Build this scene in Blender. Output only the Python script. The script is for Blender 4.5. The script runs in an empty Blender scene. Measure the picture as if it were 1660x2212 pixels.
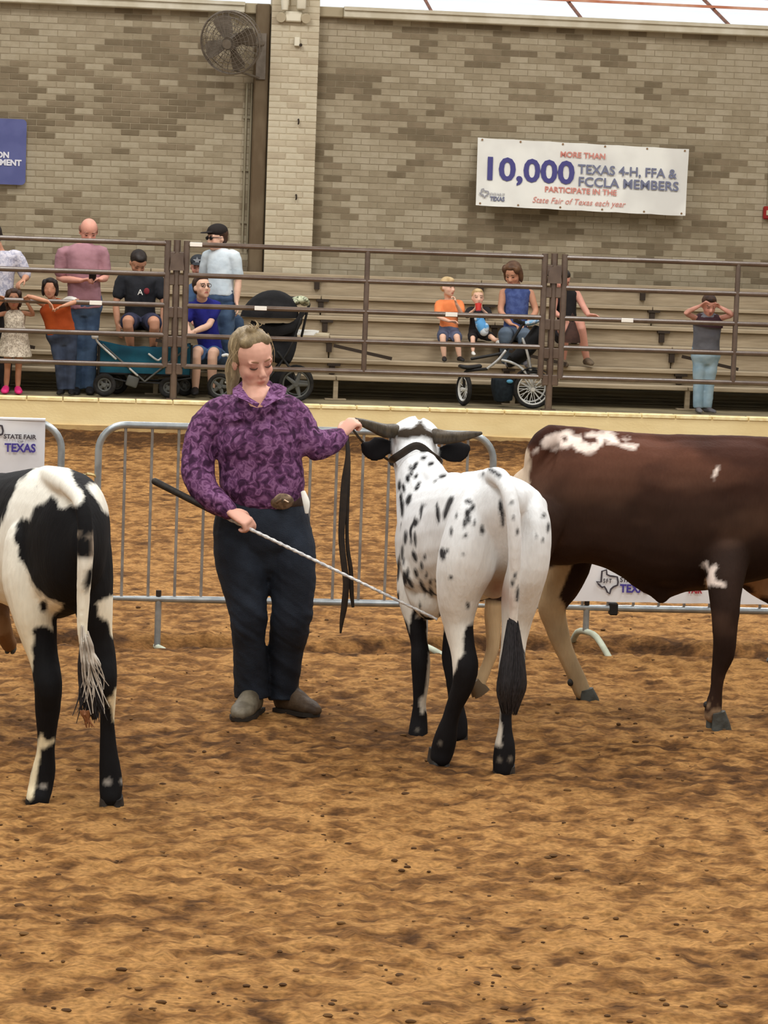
import bpy, math, random
import numpy as np
from mathutils import Vector, Matrix

random.seed(7); np.random.seed(7)
scene = bpy.context.scene
COL = scene.collection

# ------------------------------------------------------------------ camera
# Long phone lens, held about 2.1 m above the dirt, tipped down and rolled a little.
F, CX, CY = 6000.0, 830.0, 1106.0
CAMH = 2.1
PITCH = math.atan(593.0 / F)
ROLL = 0.036
cr, sr, cp, sp = math.cos(ROLL), math.sin(ROLL), math.cos(PITCH), math.sin(PITCH)
FWD = np.array([0, cp, -sp]); UPV = np.array([0, sp, cp]); XV = np.array([1.0, 0, 0])
CAMLOC = np.array([0, 0, CAMH])
camd = bpy.data.cameras.new('camera'); cam = bpy.data.objects.new('camera', camd); COL.objects.link(cam)
camd.sensor_fit = 'VERTICAL'; camd.sensor_height = 36.0; camd.lens = F / 2212.0 * 36.0
camd.clip_start = 0.1; camd.clip_end = 300
Rv = XV * cr + UPV * sr
Uv = -XV * sr + UPV * cr
cam.matrix_world = Matrix(((Rv[0], Uv[0], -FWD[0], 0), (Rv[1], Uv[1], -FWD[1], 0), (Rv[2], Uv[2], -FWD[2], CAMH), (0, 0, 0, 1)))
scene.camera = cam

# ------------------------------------------------------------------ light and exposure
world = bpy.data.worlds.new('daylight'); scene.world = world; world.use_nodes = True
bg = world.node_tree.nodes['Background']
bg.inputs['Color'].default_value = (0.93, 0.97, 1.0, 1); bg.inputs['Strength'].default_value = 1.25

def area_light(name, loc, size, size_y, power, color, target):
    ld = bpy.data.lights.new(name, 'AREA'); ld.shape = 'RECTANGLE'; ld.size = size; ld.size_y = size_y
    ld.energy = power; ld.color = color
    o = bpy.data.objects.new(name, ld); COL.objects.link(o); o.location = loc
    o.rotation_euler = (Vector(target) - Vector(loc)).to_track_quat('-Z', 'Y').to_euler()
    return o
# arena lamps and an added fill pair hung in rows under the roof, over the ring and over the stands
for lx, ly, e in ((-4.5, 6.0, 330), (3.5, 6.0, 330), (-4.5, 12.5, 420), (4.5, 12.5, 420), (-4.5, 19.5, 420), (4.0, 19.5, 420), (-3.5, 25.5, 430), (4.5, 25.5, 430), (-5.5, -3.0, 420), (5.5, -3.0, 420)):  # last pair, behind the camera, is added fill for upright faces
    area_light('arena_or_fill_lamp', (lx, ly, 9.0), 3.2, 3.2, e, (1.0, 0.985, 0.955), (lx, ly, 0))

scene.view_settings.view_transform = 'Standard'
scene.view_settings.look = 'None'
scene.view_settings.gamma = 1.0
scene.view_settings.use_curve_mapping = False
scene.view_settings.exposure = 0.06

# ------------------------------------------------------------------ points in the place from sightings
def ray(px, py):
    dx, dy = px - CX, py - CY
    u = dx * cr + dy * sr; v = -dx * sr + dy * cr
    return FWD + XV * (u / F) + UPV * (-v / F)
def at(px, py, Y):
    d = ray(px, py); return CAMLOC + d * (Y / d[1])
def gnd(px, py, z=0.0):
    d = ray(px, py); return CAMLOC + d * ((z - CAMH) / d[2])
def m_px(Y): return Y / F            # metres per photo pixel at distance Y

# the stands, ledge and wall run along AX, at a small angle to the picture plane
PSI = math.atan(0.12)
AX = np.array([math.cos(PSI), math.sin(PSI), 0]); AN = np.array([-math.sin(PSI), math.cos(PSI), 0])
LEDGE = 0.40
O0 = gnd(300, 864, LEDGE); O0[2] = 0.0
def V(s, t, z): return O0 + AX * s + AN * t + np.array([0, 0, z])
def vat(px, py, t):
    """point seen at (px,py) on the vertical plane t metres behind the ledge front"""
    d = ray(px, py); k = ((O0 + AN * t - CAMLOC) @ AN) / (d @ AN)
    return CAMLOC + d * k
def vst(px, py, t):
    p = vat(px, py, t) - O0
    return float(p @ AX), float(p[2])

# ------------------------------------------------------------------ objects, labels
def lin(c):
    return tuple(((x / 255.0) / 12.92 if x / 255.0 <= 0.04045 else ((x / 255.0 + 0.055) / 1.055) ** 2.4) for x in c)
def link(o, parent=None):
    COL.objects.link(o)
    if parent is not None: o.parent = parent
    return o
def tag(o, label, cat, group=None):
    o['label'] = label; o['category'] = cat
    if group: o['group'] = group
    return o
def thing(name, loc, label, cat, group=None):
    o = bpy.data.objects.new(name, None); o.empty_display_size = 0.1
    link(o); o.location = Vector(loc); return tag(o, label, cat, group)
def origin_of(o):
    p = np.zeros(3)
    while o is not None:
        p += np.array(o.location); o = o.parent
    return p

# ------------------------------------------------------------------ materials
MATS = {}
def mat(name, c1, c2=None, scale=20.0, rough=0.7, bump=0.0, bscale=None, metal=0.0, detail=3.0, stretch=(1, 1, 1), lo=0.4, hi=0.6, spec=0.3):
    if name in MATS: return MATS[name]
    m = bpy.data.materials.new(name); m.use_nodes = True; nt = m.node_tree; N = nt.nodes; L = nt.links
    b = N['Principled BSDF']
    b.inputs['Roughness'].default_value = rough; b.inputs['Metallic'].default_value = metal
    b.inputs['Specular IOR Level'].default_value = spec
    a1 = lin(c1) + (1,)
    b.inputs['Base Color'].default_value = a1
    m.diffuse_color = a1
    if c2 is not None or bump:
        tc = N.new('ShaderNodeTexCoord'); mp = N.new('ShaderNodeMapping'); mp.inputs['Scale'].default_value = stretch
        L.new(tc.outputs['Object'], mp.inputs['Vector'])
    if c2 is not None:
        n = N.new('ShaderNodeTexNoise'); n.inputs['Scale'].default_value = scale; n.inputs['Detail'].default_value = detail
        L.new(mp.outputs[0], n.inputs['Vector'])
        r = N.new('ShaderNodeValToRGB'); e = r.color_ramp.elements
        e[0].position = lo; e[0].color = a1; e[1].position = hi; e[1].color = lin(c2) + (1,)
        L.new(n.outputs['Fac'], r.inputs[0]); L.new(r.outputs[0], b.inputs['Base Color'])
    if bump:
        n2 = N.new('ShaderNodeTexNoise'); n2.inputs['Scale'].default_value = bscale or scale * 2; n2.inputs['Detail'].default_value = 4
        L.new(mp.outputs[0], n2.inputs['Vector'])
        bp = N.new('ShaderNodeBump'); bp.inputs['Strength'].default_value = bump; bp.inputs['Distance'].default_value = 0.01
        L.new(n2.outputs['Fac'], bp.inputs['Height']); L.new(bp.outputs[0], b.inputs['Normal'])
    MATS[name] = m; return m
def mat_attr(name, rough=0.7, bump=0.0, bscale=150.0, spec=0.25, sss=0.0, vary=0.0, stretch=(1, 1, 1)):
    """colour comes from the mesh's own colour attribute (coat, skin)"""
    if name in MATS: return MATS[name]
    m = bpy.data.materials.new(name); m.use_nodes = True; nt = m.node_tree; N = nt.nodes; L = nt.links
    b = N['Principled BSDF']; b.inputs['Roughness'].default_value = rough; b.inputs['Specular IOR Level'].default_value = spec
    a = N.new('ShaderNodeAttribute'); a.attribute_name = 'Col'
    src = a.outputs['Color']
    tc = N.new('ShaderNodeTexCoord'); mp = N.new('ShaderNodeMapping'); mp.inputs['Scale'].default_value = stretch
    L.new(tc.outputs['Object'], mp.inputs['Vector'])
    n2 = N.new('ShaderNodeTexNoise'); n2.inputs['Scale'].default_value = bscale; n2.inputs['Detail'].default_value = 4
    L.new(mp.outputs[0], n2.inputs['Vector'])
    if vary:
        hsv = N.new('ShaderNodeHueSaturation'); mr = N.new('ShaderNodeMapRange')
        mr.inputs['From Min'].default_value = 0.3; mr.inputs['From Max'].default_value = 0.7
        mr.inputs['To Min'].default_value = 1 - vary; mr.inputs['To Max'].default_value = 1 + vary
        L.new(n2.outputs['Fac'], mr.inputs['Value']); L.new(mr.outputs[0], hsv.inputs['Value'])
        L.new(src, hsv.inputs['Color']); src = hsv.outputs['Color']
    L.new(src, b.inputs['Base Color'])
    if bump:
        bp = N.new('ShaderNodeBump'); bp.inputs['Strength'].default_value = bump; bp.inputs['Distance'].default_value = 0.01
        L.new(n2.outputs['Fac'], bp.inputs['Height']); L.new(bp.outputs[0], b.inputs['Normal'])
    if sss:
        b.inputs['Subsurface Weight'].default_value = sss; b.inputs['Subsurface Radius'].default_value = (0.01, 0.004, 0.002)
    MATS[name] = m; return m

# ------------------------------------------------------------------ mesh builder
def unit(v):
    v = np.asarray(v, float); n = np.linalg.norm(v); return v / n if n > 1e-12 else v
def rot_to(zdir, side=(1, 0, 0)):
    z = unit(zdir); x = np.asarray(side, float) - z * (np.asarray(side, float) @ z)
    if np.linalg.norm(x) < 1e-6:
        x = np.array([0, 1.0, 0]) - z * z[1]
        if np.linalg.norm(x) < 1e-6: x = np.array([0, 0, 1.0]) - z * z[2]
    x = unit(x); y = np.cross(z, x); return np.stack([x, y, z], 1)
def catmull(P, k):
    P = np.asarray(P, float)
    if len(P) < 3 or k <= 1: 
        if k <= 1 or len(P) < 2: return P
    out = []
    n = len(P)
    for i in range(n - 1):
        p0 = P[i - 1] if i > 0 else 2 * P[0] - P[1]
        p1, p2 = P[i], P[i + 1]
        p3 = P[i + 2] if i + 2 < n else 2 * P[-1] - P[-2]
        for j in range(k):
            t = j / k
            out.append(0.5 * ((2 * p1) + (-p0 + p2) * t + (2 * p0 - 5 * p1 + 4 * p2 - p3) * t * t + (-p0 + 3 * p1 - 3 * p2 + p3) * t ** 3))
    out.append(P[-1]); return np.array(out)

class MB:
    def __init__(self): self.v = []; self.f = []; self.m = []; self.n = 0
    def add(self, v, f, mi=0):
        v = np.asarray(v, float); b = self.n
        self.v.append(v); self.f += [tuple(i + b for i in q) for q in f]; self.m += [mi] * len(f); self.n += len(v); return self
    def box(self, c, size, R=None, mi=0, taper=1.0):
        sx, sy, sz = np.asarray(size, float) / 2; tp = taper
        v = np.array([[-sx, -sy, -sz], [sx, -sy, -sz], [sx, sy, -sz], [-sx, sy, -sz], [-sx * tp, -sy * tp, sz], [sx * tp, -sy * tp, sz], [sx * tp, sy * tp, sz], [-sx * tp, sy * tp, sz]])
        if R is not None: v = v @ np.asarray(R).T
        return self.add(v + np.asarray(c, float), [(0, 3, 2, 1), (4, 5, 6, 7), (0, 1, 5, 4), (1, 2, 6, 5), (2, 3, 7, 6), (3, 0, 4, 7)], mi)
    def bbox(self, c, size, R=None, bev=0.01, mi=0):
        """box with chamfered edges"""
        h = np.asarray(size, float) / 2; b = min(bev, h.min() * 0.9); v = []; idx = {}
        for sx in (-1, 1):
            for sy in (-1, 1):
                for sz in (-1, 1):
                    s = np.array([sx, sy, sz])
                    for a in range(3):
                        p = s * (h - b); p[a] = s[a] * h[a]; idx[(sx, sy, sz, a)] = len(v); v.append(p)
        f = []
        def q(*k): f.append(tuple(idx[i] for i in k))
        S = (-1, 1)
        for s in S:
            q((s, -1, -1, 0), (s, 1, -1, 0), (s, 1, 1, 0), (s, -1, 1, 0)); q((-1, s, -1, 1), (1, s, -1, 1), (1, s, 1, 1), (-1, s, 1, 1)); q((-1, -1, s, 2), (1, -1, s, 2), (1, 1, s, 2), (-1, 1, s, 2))
        for a in S:
            for b2 in S:
                q((-1, a, b2, 1), (1, a, b2, 1), (1, a, b2, 2), (-1, a, b2, 2)); q((a, -1, b2, 0), (a, 1, b2, 0), (a, 1, b2, 2), (a, -1, b2, 2)); q((a, b2, -1, 0), (a, b2, 1, 0), (a, b2, 1, 1), (a, b2, -1, 1))
        for sx in S:
            for sy in S:
                for sz in S: q((sx, sy, sz, 0), (sx, sy, sz, 1), (sx, sy, sz, 2))
        v = np.array(v)
        # orient faces outwards
        g = []
        for fc in f:
            p = v[list(fc)]; n = np.cross(p[1] - p[0], p[2] - p[0])
            g.append(fc if n @ p.mean(0) > 0 else fc[::-1])
        if R is not None: v = v @ np.asarray(R).T
        return self.add(v + np.asarray(c, float), g, mi)
    def tube(self, P, r, n=10, k=1, side=(1, 0, 0), cap='flat', closed=False, exp=2.0, mi=0, phase=0.0):
        """swept ring; r scalar, list, or list of (rx, ry); rx lies along side"""
        P = np.asarray(P, float)
        r = np.asarray(r, float)
        if r.ndim == 0: r = np.full(len(P), float(r))
        if r.ndim == 1: r = np.stack([r, r], 1)
        if k > 1:
            if closed:
                Q = np.vstack([P[-1:], P, P[:2]]); RR = np.vstack([r[-1:], r, r[:2]])
                a = catmull(Q, k)[k:-k]; rr = catmull(RR, k)[k:-k]; P, r = a[:-1], np.abs(rr[:-1])
            else:
                P, r = catmull(P, k), np.maximum(catmull(r, k), 1e-4)
        if cap == 'round' and not closed:
            t0 = unit(P[0] - P[1]); t1 = unit(P[-1] - P[-2]); a = r[0].min(); b = r[-1].min()
            P = np.vstack([P[0] + t0 * a * 0.97, P[0] + t0 * a * 0.75, P[0] + t0 * a * 0.42, P, P[-1] + t1 * b * 0.42, P[-1] + t1 * b * 0.75, P[-1] + t1 * b * 0.97])
            r = np.vstack([r[0] * 0.25, r[0] * 0.66, r[0] * 0.9, r, r[-1] * 0.9, r[-1] * 0.66, r[-1] * 0.25])
        N = len(P); T = np.zeros_like(P)
        if closed:
            T = np.roll(P, -1, 0) - np.roll(P, 1, 0)
        else:
            T[1:-1] = P[2:] - P[:-2]; T[0] = P[1] - P[0]; T[-1] = P[-1] - P[-2]
        side = np.asarray(side, float)
        th = np.arange(n) * 2 * math.pi / n + phase
        c, s = np.cos(th), np.sin(th)
        e = 2.0 / exp; c = np.sign(c) * np.abs(c) ** e; s = np.sign(s) * np.abs(s) ** e
        V_ = []; prev = None
        for i in range(N):
            t = unit(T[i]); base = side if side is not None else prev
            x = base - t * (base @ t)
            if np.linalg.norm(x) < 0.15: x = (prev if prev is not None else np.array([0.3, 0.9, 0.1])); x = x - t * (x @ t)
            x = unit(x); y = np.cross(t, x); prev = x
            V_.append(P[i] + np.outer(c * r[i, 0], x) + np.outer(s * r[i, 1], y))
        V_ = np.vstack(V_); f = []
        for i in range(N if closed else N - 1):
            a, b = i * n, ((i + 1) % N) * n
            for j in range(n): f.append((a + j, a + (j + 1) % n, b + (j + 1) % n, b + j))
        if not closed: f += [tuple(range(n - 1, -1, -1)), tuple(range((N - 1) * n, N * n))]
        return self.add(V_, f, mi)
    def ell(self, c, r, R=None, nu=14, nv=10, mi=0):
        r = np.asarray(r, float) if np.ndim(r) else np.full(3, float(r))
        v = [[0, 0, -1]]
        for i in range(1, nv):
            a = -math.pi / 2 + math.pi * i / nv
            for j in range(nu): b = 2 * math.pi * j / nu; v.append([math.cos(a) * math.cos(b), math.cos(a) * math.sin(b), math.sin(a)])
        v.append([0, 0, 1]); v = np.array(v) * r
        if R is not None: v = v @ np.asarray(R).T
        f = [(0, 1 + (j + 1) % nu, 1 + j) for j in range(nu)]
        for i in range(nv - 2):
            a = 1 + i * nu; b = a + nu
            f += [(a + j, a + (j + 1) % nu, b + (j + 1) % nu, b + j) for j in range(nu)]
        a = 1 + (nv - 2) * nu; f += [(a + j, a + (j + 1) % nu, len(v) - 1) for j in range(nu)]
        return self.add(v + np.asarray(c, float), f, mi)
    def prism(self, poly, d, R=None, c=(0, 0, 0), mi=0):
        """2-D polygon (x, z) given thickness d along y, then turned by R and moved to c"""
        poly = np.asarray(poly, float); n = len(poly)
        ar = 0.5 * np.sum(poly[:, 0] * np.roll(poly[:, 1], -1) - np.roll(poly[:, 0], -1) * poly[:, 1])
        if ar < 0: poly = poly[::-1]
        v = np.vstack([np.c_[poly[:, 0], np.full(n, -d / 2), poly[:, 1]], np.c_[poly[:, 0], np.full(n, d / 2), poly[:, 1]]])
        if R is not None: v = v @ np.asarray(R).T
        f = [tuple(range(n)), tuple(range(2 * n - 1, n - 1, -1))] + [(i, n + i, n + (i + 1) % n, (i + 1) % n) for i in range(n)]
        return self.add(v + np.asarray(c, float), f, mi)
    def mesh(self, name, off=(0, 0, 0)):
        me = bpy.data.meshes.new(name)
        me.from_pydata((np.vstack(self.v) - np.asarray(off)).tolist(), [], self.f); 
        return me
    def build(self, name, mats, parent=None, smooth=True, loc=None):
        """one mesh object; coordinates here are world coordinates"""
        mats = mats if isinstance(mats, (list, tuple)) else [mats]
        if parent is not None: off = origin_of(parent); L = (0, 0, 0)
        else: off = np.asarray(loc if loc is not None else self.base()); L = off
        me = self.mesh(name, off)
        for m in mats: me.materials.append(m)
        if len(mats) > 1: me.polygons.foreach_set('material_index', self.m)
        me.polygons.foreach_set('use_smooth', [smooth] * len(me.polygons))
        if smooth: me.set_sharp_from_angle(angle=math.radians(50))
        me.update()
        o = bpy.data.objects.new(name, me); o.location = Vector(L); return link(o, parent)
    def base(self):
        v = np.vstack(self.v); lo, hi = v.min(0), v.max(0); return np.array([(lo[0] + hi[0]) / 2, (lo[1] + hi[1]) / 2, lo[2]])

def join(*mbs):
    o = MB()
    for b in mbs:
        for v in b.v: pass
        o.add(np.vstack(b.v), b.f)
    return o
def solid(mb, name, material, parent, voxel=0.012, smooth=4, color=None, loc=None, displace=None, soft=0):
    """fuse overlapping closed shells into one continuous skin"""
    off = origin_of(parent) if parent is not None else (np.asarray(loc) if loc is not None else mb.base())
    me = mb.mesh(name + '_rough', off); tmp = bpy.data.objects.new('tmp', me); COL.objects.link(tmp)
    r = tmp.modifiers.new('r', 'REMESH'); r.mode = 'VOXEL'; r.voxel_size = voxel; r.adaptivity = 0
    if smooth:
        s = tmp.modifiers.new('s', 'SMOOTH'); s.factor = 0.5; s.iterations = smooth
    dg = bpy.context.evaluated_depsgraph_get(); dg.update()
    out = bpy.data.meshes.new_from_object(tmp.evaluated_get(dg)); out.name = name
    bpy.data.objects.remove(tmp); bpy.data.meshes.remove(me)
    n = len(out.vertices); co = np.empty(n * 3); out.vertices.foreach_get('co', co); co = co.reshape(n, 3)
    no = np.empty(n * 3); out.vertices.foreach_get('normal', no); no = no.reshape(n, 3)
    if displace is not None:
        co = co + no * displace(co + off, no)[:, None]; out.vertices.foreach_set('co', co.ravel())
    if color is not None:
        a = out.color_attributes.new('Col', 'FLOAT_COLOR', 'POINT')
        c = np.ones((n, 4)); jr = np.random.RandomState(1); K = soft if soft else 1
        c[:, :3] = sum(color(co + off + (jr.uniform(-0.9, 0.9, (1, 3)) * voxel if soft else 0), no) for _ in range(K)) / K; a.data.foreach_set('color', c.ravel())
    out.materials.clear(); out.materials.append(material)
    out.polygons.foreach_set('use_smooth', [True] * len(out.polygons)); out.update()
    o = bpy.data.objects.new(name, out)
    if parent is None: o.location = Vector(off)
    return link(o, parent)

# ------------------------------------------------------------------ numpy noise, polygons
def _hash(i, j, k, seed):
    h = (i.astype(np.int64) * 374761393 + j.astype(np.int64) * 668265263 + k.astype(np.int64) * 2147483647 + seed * 144665) & 0x7fffffff
    h = ((h ^ (h >> 13)) * 1274126177) & 0x7fffffff
    return ((h ^ (h >> 16)) & 0xffff) / 65535.0
def vnoise(p, seed=0):
    p = np.asarray(p, float); i = np.floor(p).astype(np.int64); f = p - i; f = f * f * (3 - 2 * f); out = 0
    for a in (0, 1):
        for b in (0, 1):
            for c in (0, 1):
                w = (f[:, 0] if a else 1 - f[:, 0]) * (f[:, 1] if b else 1 - f[:, 1]) * (f[:, 2] if c else 1 - f[:, 2])
                out = out + w * _hash(i[:, 0] + a, i[:, 1] + b, i[:, 2] + c, seed)
    return out
def fbm(p, oct=4, seed=0):
    p = np.asarray(p, float); s = 0; a = 0.5; t = 0
    for o in range(oct): s = s + a * vnoise(p * 2 ** o, seed + o); t += a; a *= 0.5
    return s / t
def inpoly(x, z, poly):
    r = np.zeros(len(x), bool); n = len(poly)
    for i in range(n):
        x1, z1 = poly[i]; x2, z2 = poly[(i + 1) % n]
        if z1 == z2: continue
        c = ((z1 > z) != (z2 > z)) & (x < (x2 - x1) * (z - z1) / (z2 - z1) + x1); r ^= c
    return r
def text_mesh(s, size, extrude=0.002, weight=0.0, align='CENTER', xscale=1.0, shear=0.0):
    c = bpy.data.curves.new('t', 'FONT'); c.body = s; c.size = size; c.extrude = extrude; c.offset = weight; c.align_x = align; c.shear = shear
    c.resolution_u = 3
    o = bpy.data.objects.new('t', c); COL.objects.link(o)
    dg = bpy.context.evaluated_depsgraph_get(); dg.update()
    me = bpy.data.meshes.new_from_object(o.evaluated_get(dg)); bpy.data.objects.remove(o)
    n = len(me.vertices); co = np.empty(n * 3); me.vertices.foreach_get('co', co); co = co.reshape(n, 3); co[:, 0] *= xscale
    return me, co
def place_text(s, size, origin, ex, ez, name, material, parent, **kw):
    """flat lettering: ex = reading direction, ez = up; stands proud along -(ex x ez) ... toward the viewer"""
    me, co = text_mesh(s, size, **kw)
    ex, ez = unit(ex), unit(ez); ey = np.cross(ez, ex)  # away from viewer
    w = np.asarray(origin) + np.outer(co[:, 0], ex) + np.outer(co[:, 1], ez) - np.outer(co[:, 2], ey)
    me.vertices.foreach_set('co', (w - origin_of(parent)).ravel()); me.materials.clear(); me.materials.append(material); me.name = name; me.update()
    o = bpy.data.objects.new(name, me); return link(o, parent)

# =================================================================== THE SETTING
RVEN = np.stack([AX, AN, np.array([0, 0, 1.0])], 1)
def vbox(mb, s0, s1, t0, t1, z0, z1, mi=0, bev=0.0):
    c = V((s0 + s1) / 2, (t0 + t1) / 2, (z0 + z1) / 2); sz = (abs(s1 - s0), abs(t1 - t0), abs(z1 - z0))
    return mb.bbox(c, sz, RVEN, bev, mi) if bev else mb.box(c, sz, RVEN, mi)
def structure(o, label=None):
    o['kind'] = 'structure'
    if label: o['label'] = label
    return o

M_conc = mat('concourse_concrete', (150, 138, 108), (128, 117, 92), 3, 0.85)
M_yellow = mat('yellow_painted_concrete', (246, 226, 172), (232, 208, 152), 2.2, 0.75, 0.15, 30, stretch=(1, 1, 2.0), lo=0.35, hi=0.75)
M_cope = mat('yellow_coping', (252, 238, 188), (238, 216, 158), 14, 0.7, 0.3, 40)
M_stain = mat('soil_stained_concrete', (168, 136, 92), (190, 160, 108), 5, 0.9, 0.3, 30)
M_mortar = mat('brick_mortar', (156, 144, 121), (148, 136, 113), 8, 0.9)
BR = [mat('brick_pale', (172, 161, 139), (165, 154, 131), 9, 0.85, 0.2, 90), mat('brick_buff', (163, 151, 128), (156, 144, 121), 9, 0.85, 0.2, 90),
      mat('brick_tan', (154, 142, 119), (147, 135, 112), 9, 0.85, 0.2, 90), mat('brick_brown', (136, 122, 100), (129, 116, 94), 9, 0.85, 0.2, 90),
      mat('brick_umber', (122, 109, 88), (115, 103, 82), 9, 0.85, 0.2, 90)]
M_white = mat('white_painted_steel', (214, 208, 190), (198, 190, 168), 4, 0.6)
M_wood = mat('bleacher_plank', (176, 160, 135), (152, 137, 113), 5, 0.8, 0.2, 18, stretch=(0.6, 3, 8), lo=0.3, hi=0.7)
M_bracket = mat('bracket_steel', (52, 42, 34), rough=0.7)
M_pipe = mat('brown_pipe', (98, 82, 71), (84, 68, 58), 6, 0.22, spec=0.9)
M_tag = mat('tag_white', (240, 238, 230), rough=0.6)

# ---- dirt floor of the ring: one displaced surface
def dirt_height(x, y):
    p = np.c_[x, y, np.zeros_like(x)]
    h = 0.022 * (fbm(p * 0.8, 2, 3) - 0.5)
    a = fbm(p * np.array([7, 7, 1]), 3, 11); h += 0.016 * (a - 0.5)
    b = vnoise(p * np.array([17, 20, 1]), 21); h += 0.021 * np.clip(b - 0.45, 0, 1) ** 1.2
    c = vnoise(p * np.array([27, 31, 1]), 31); h += 0.018 * (c - 0.5)
    # hoof prints
    d = vnoise(p * np.array([7, 7, 1]), 41); h -= 0.010 * np.clip(d - 0.72, 0, 1) * 3
    # a raked furrow under the barriers, and the bank against the ledge
    t = ((x - O0[0]) * AN[0] + (y - O0[1]) * AN[1])
    tf = float((gnd(830, 1395) - O0) @ AN)
    w = fbm(p * 1.6, 3, 51)
    u = (t - tf) + 0.5 * (w - 0.5)
    h += 0.035 * np.exp(-((u - 0.17) / 0.13) ** 2) - 0.055 * np.exp(-(u / 0.11) ** 2)
    h += 0.085 * np.clip((t + 1.0 + 0.5 * (w - 0.5)) / 0.9, 0, 1) ** 1.5
    return h, a, b, d, u, t
xs = np.concatenate([np.linspace(-13, -3.3, 40)[:-1], np.linspace(-3.3, 4.6, 430), np.linspace(4.6, 14, 40)[1:]])
ys = [3.0]
while ys[-1] < 31.5: ys.append(ys[-1] + max(0.0165, ys[-1] * 0.0021))
ys = np.array(ys); nx, ny = len(xs), len(ys)
XX, YY = np.meshgrid(xs, ys); fx, fy = XX.ravel(), YY.ravel()
hh, na, nb, nd, fu, tt = dirt_height(fx, fy)
hh = np.where(tt > 0.12, -0.3, hh)
me = bpy.data.meshes.new('floor')
ii = (np.arange(ny - 1)[:, None] * nx + np.arange(nx - 1)[None, :]).ravel()
quads = np.stack([ii, ii + 1, ii + nx + 1, ii + nx], 1)
me.vertices.add(nx * ny); me.vertices.foreach_set('co', np.c_[fx, fy, hh].ravel())
me.loops.add(len(quads) * 4); me.loops.foreach_set('vertex_index', quads.ravel())
me.polygons.add(len(quads)); me.polygons.foreach_set('loop_start', np.arange(len(quads)) * 4)
me.polygons.foreach_set('loop_total', np.full(len(quads), 4)); me.polygons.foreach_set('use_smooth', np.ones(len(quads), bool)); me.update(calc_edges=True)
# moisture of the soil, and shade painted in around the cattle: lighter and drier on the clods, darker in prints and the furrow
pw = np.c_[fx, fy, np.zeros_like(fx)]
wet_shade = 0.24 * fbm(pw * np.array([0.9, 1.3, 1]), 3, 61) + 0.76 * fbm(pw * np.array([16, 20, 1]), 3, 71)
wet_shade = np.clip((wet_shade - 0.375) / 0.27, 0, 1) + 0.24 * np.exp(-((fy - 11.1) / 0.75) ** 2) * (0.4 + 1.2 * fbm(pw * 1.4, 3, 81))  # cross band around cattle and handler: dampness plus painted shade
wet_shade = np.clip(wet_shade * 0.75 + 0.35 * np.clip(nd - 0.68, 0, 1) * 3 - 0.5 * np.clip(nb - 0.6, 0, 1) + 0.6 * np.exp(-((fu + 0.02) / 0.16) ** 2) + 0.7 * np.clip((tt + 1.3) / 0.9, 0, 1), 0, 1)
dry = np.array(lin((157, 117, 70))); mid = np.array(lin((120, 84, 47))); damp_shaded = np.array(lin((70, 47, 27)))
wc = wet_shade[:, None]; colr = np.where(wc < 0.5, dry + (mid - dry) * wc * 2, mid + (damp_shaded - mid) * (wc * 2 - 1))
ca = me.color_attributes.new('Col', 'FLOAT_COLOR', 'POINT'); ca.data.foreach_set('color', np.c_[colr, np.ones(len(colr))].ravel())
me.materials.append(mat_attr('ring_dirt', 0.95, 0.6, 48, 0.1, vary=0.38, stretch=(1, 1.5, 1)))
floor = link(bpy.data.objects.new('floor', me)); structure(floor, 'loose orange brown dirt of the show ring, hoof marked')
def ground_z(x, y): return float(dirt_height(np.array([x]), np.array([y]))[0][0])

# loose clods lying on the dirt
mb = MB(); rng = np.random.RandomState(5)
for i in range(650):
    y = 7.3 + 9 * rng.rand() ** 1.6; x = (rng.rand() - 0.5) * 0.29 * y + 0.05
    r = 0.0035 + 0.006 * rng.rand() ** 3
    mb.ell((x, y, ground_z(x, y) + r * 0.3), (r * (1 + rng.rand()), r * (0.8 + rng.rand() * 0.6), r * 0.75), None, 6, 4)
o = mb.build('dirt_clods', mat('clod_soil', (80, 56, 33), (112, 82, 48), 4, 0.95, lo=0.45, hi=0.6), floor); o['kind'] = 'stuff'

# ---- ledge (retaining wall) in front of the stands
mb = MB(); vbox(mb, -16, 19, 0.0, 0.3, -0.2, LEDGE - 0.03); ret = structure(mb.build('wall_front', M_yellow, None, False), 'low yellow painted retaining wall below the stands')
mb = MB()
sp = [-16 + 0.25 * i for i in range(141)]
top = [0.105 + 0.05 * float(fbm(np.array([[s * 2.3, 0, 0]]), 3, 9)[0]) for s in sp]
poly = [(s, z) for s, z in zip(sp, top)] + [(sp[-1], -0.1), (sp[0], -0.1)]
mb.prism([(s, z) for s, z in poly], 0.012, RVEN, V(0, -0.006, 0)); mb.build('soil_stain', M_stain, ret, False)
s = -9.9; rng = np.random.RandomState(3)
while s < 13.8:
    l = 0.37 * (0.92 + 0.16 * rng.rand()); mb = MB()
    vbox(mb, s + 0.004, s + l - 0.004, -0.012, 0.14, LEDGE - 0.036, LEDGE + 0.002 + 0.004 * rng.rand(), 0, 0.007)
    mb.build('coping_block', M_cope, ret, False); s += l
mb = MB(); vbox(mb, -16, 19, 0.14, 6.2, LEDGE - 0.25, LEDGE - 0.002); structure(mb.build('floor_stands', M_conc, None, False), 'concrete walkway behind the pipe fence')

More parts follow.
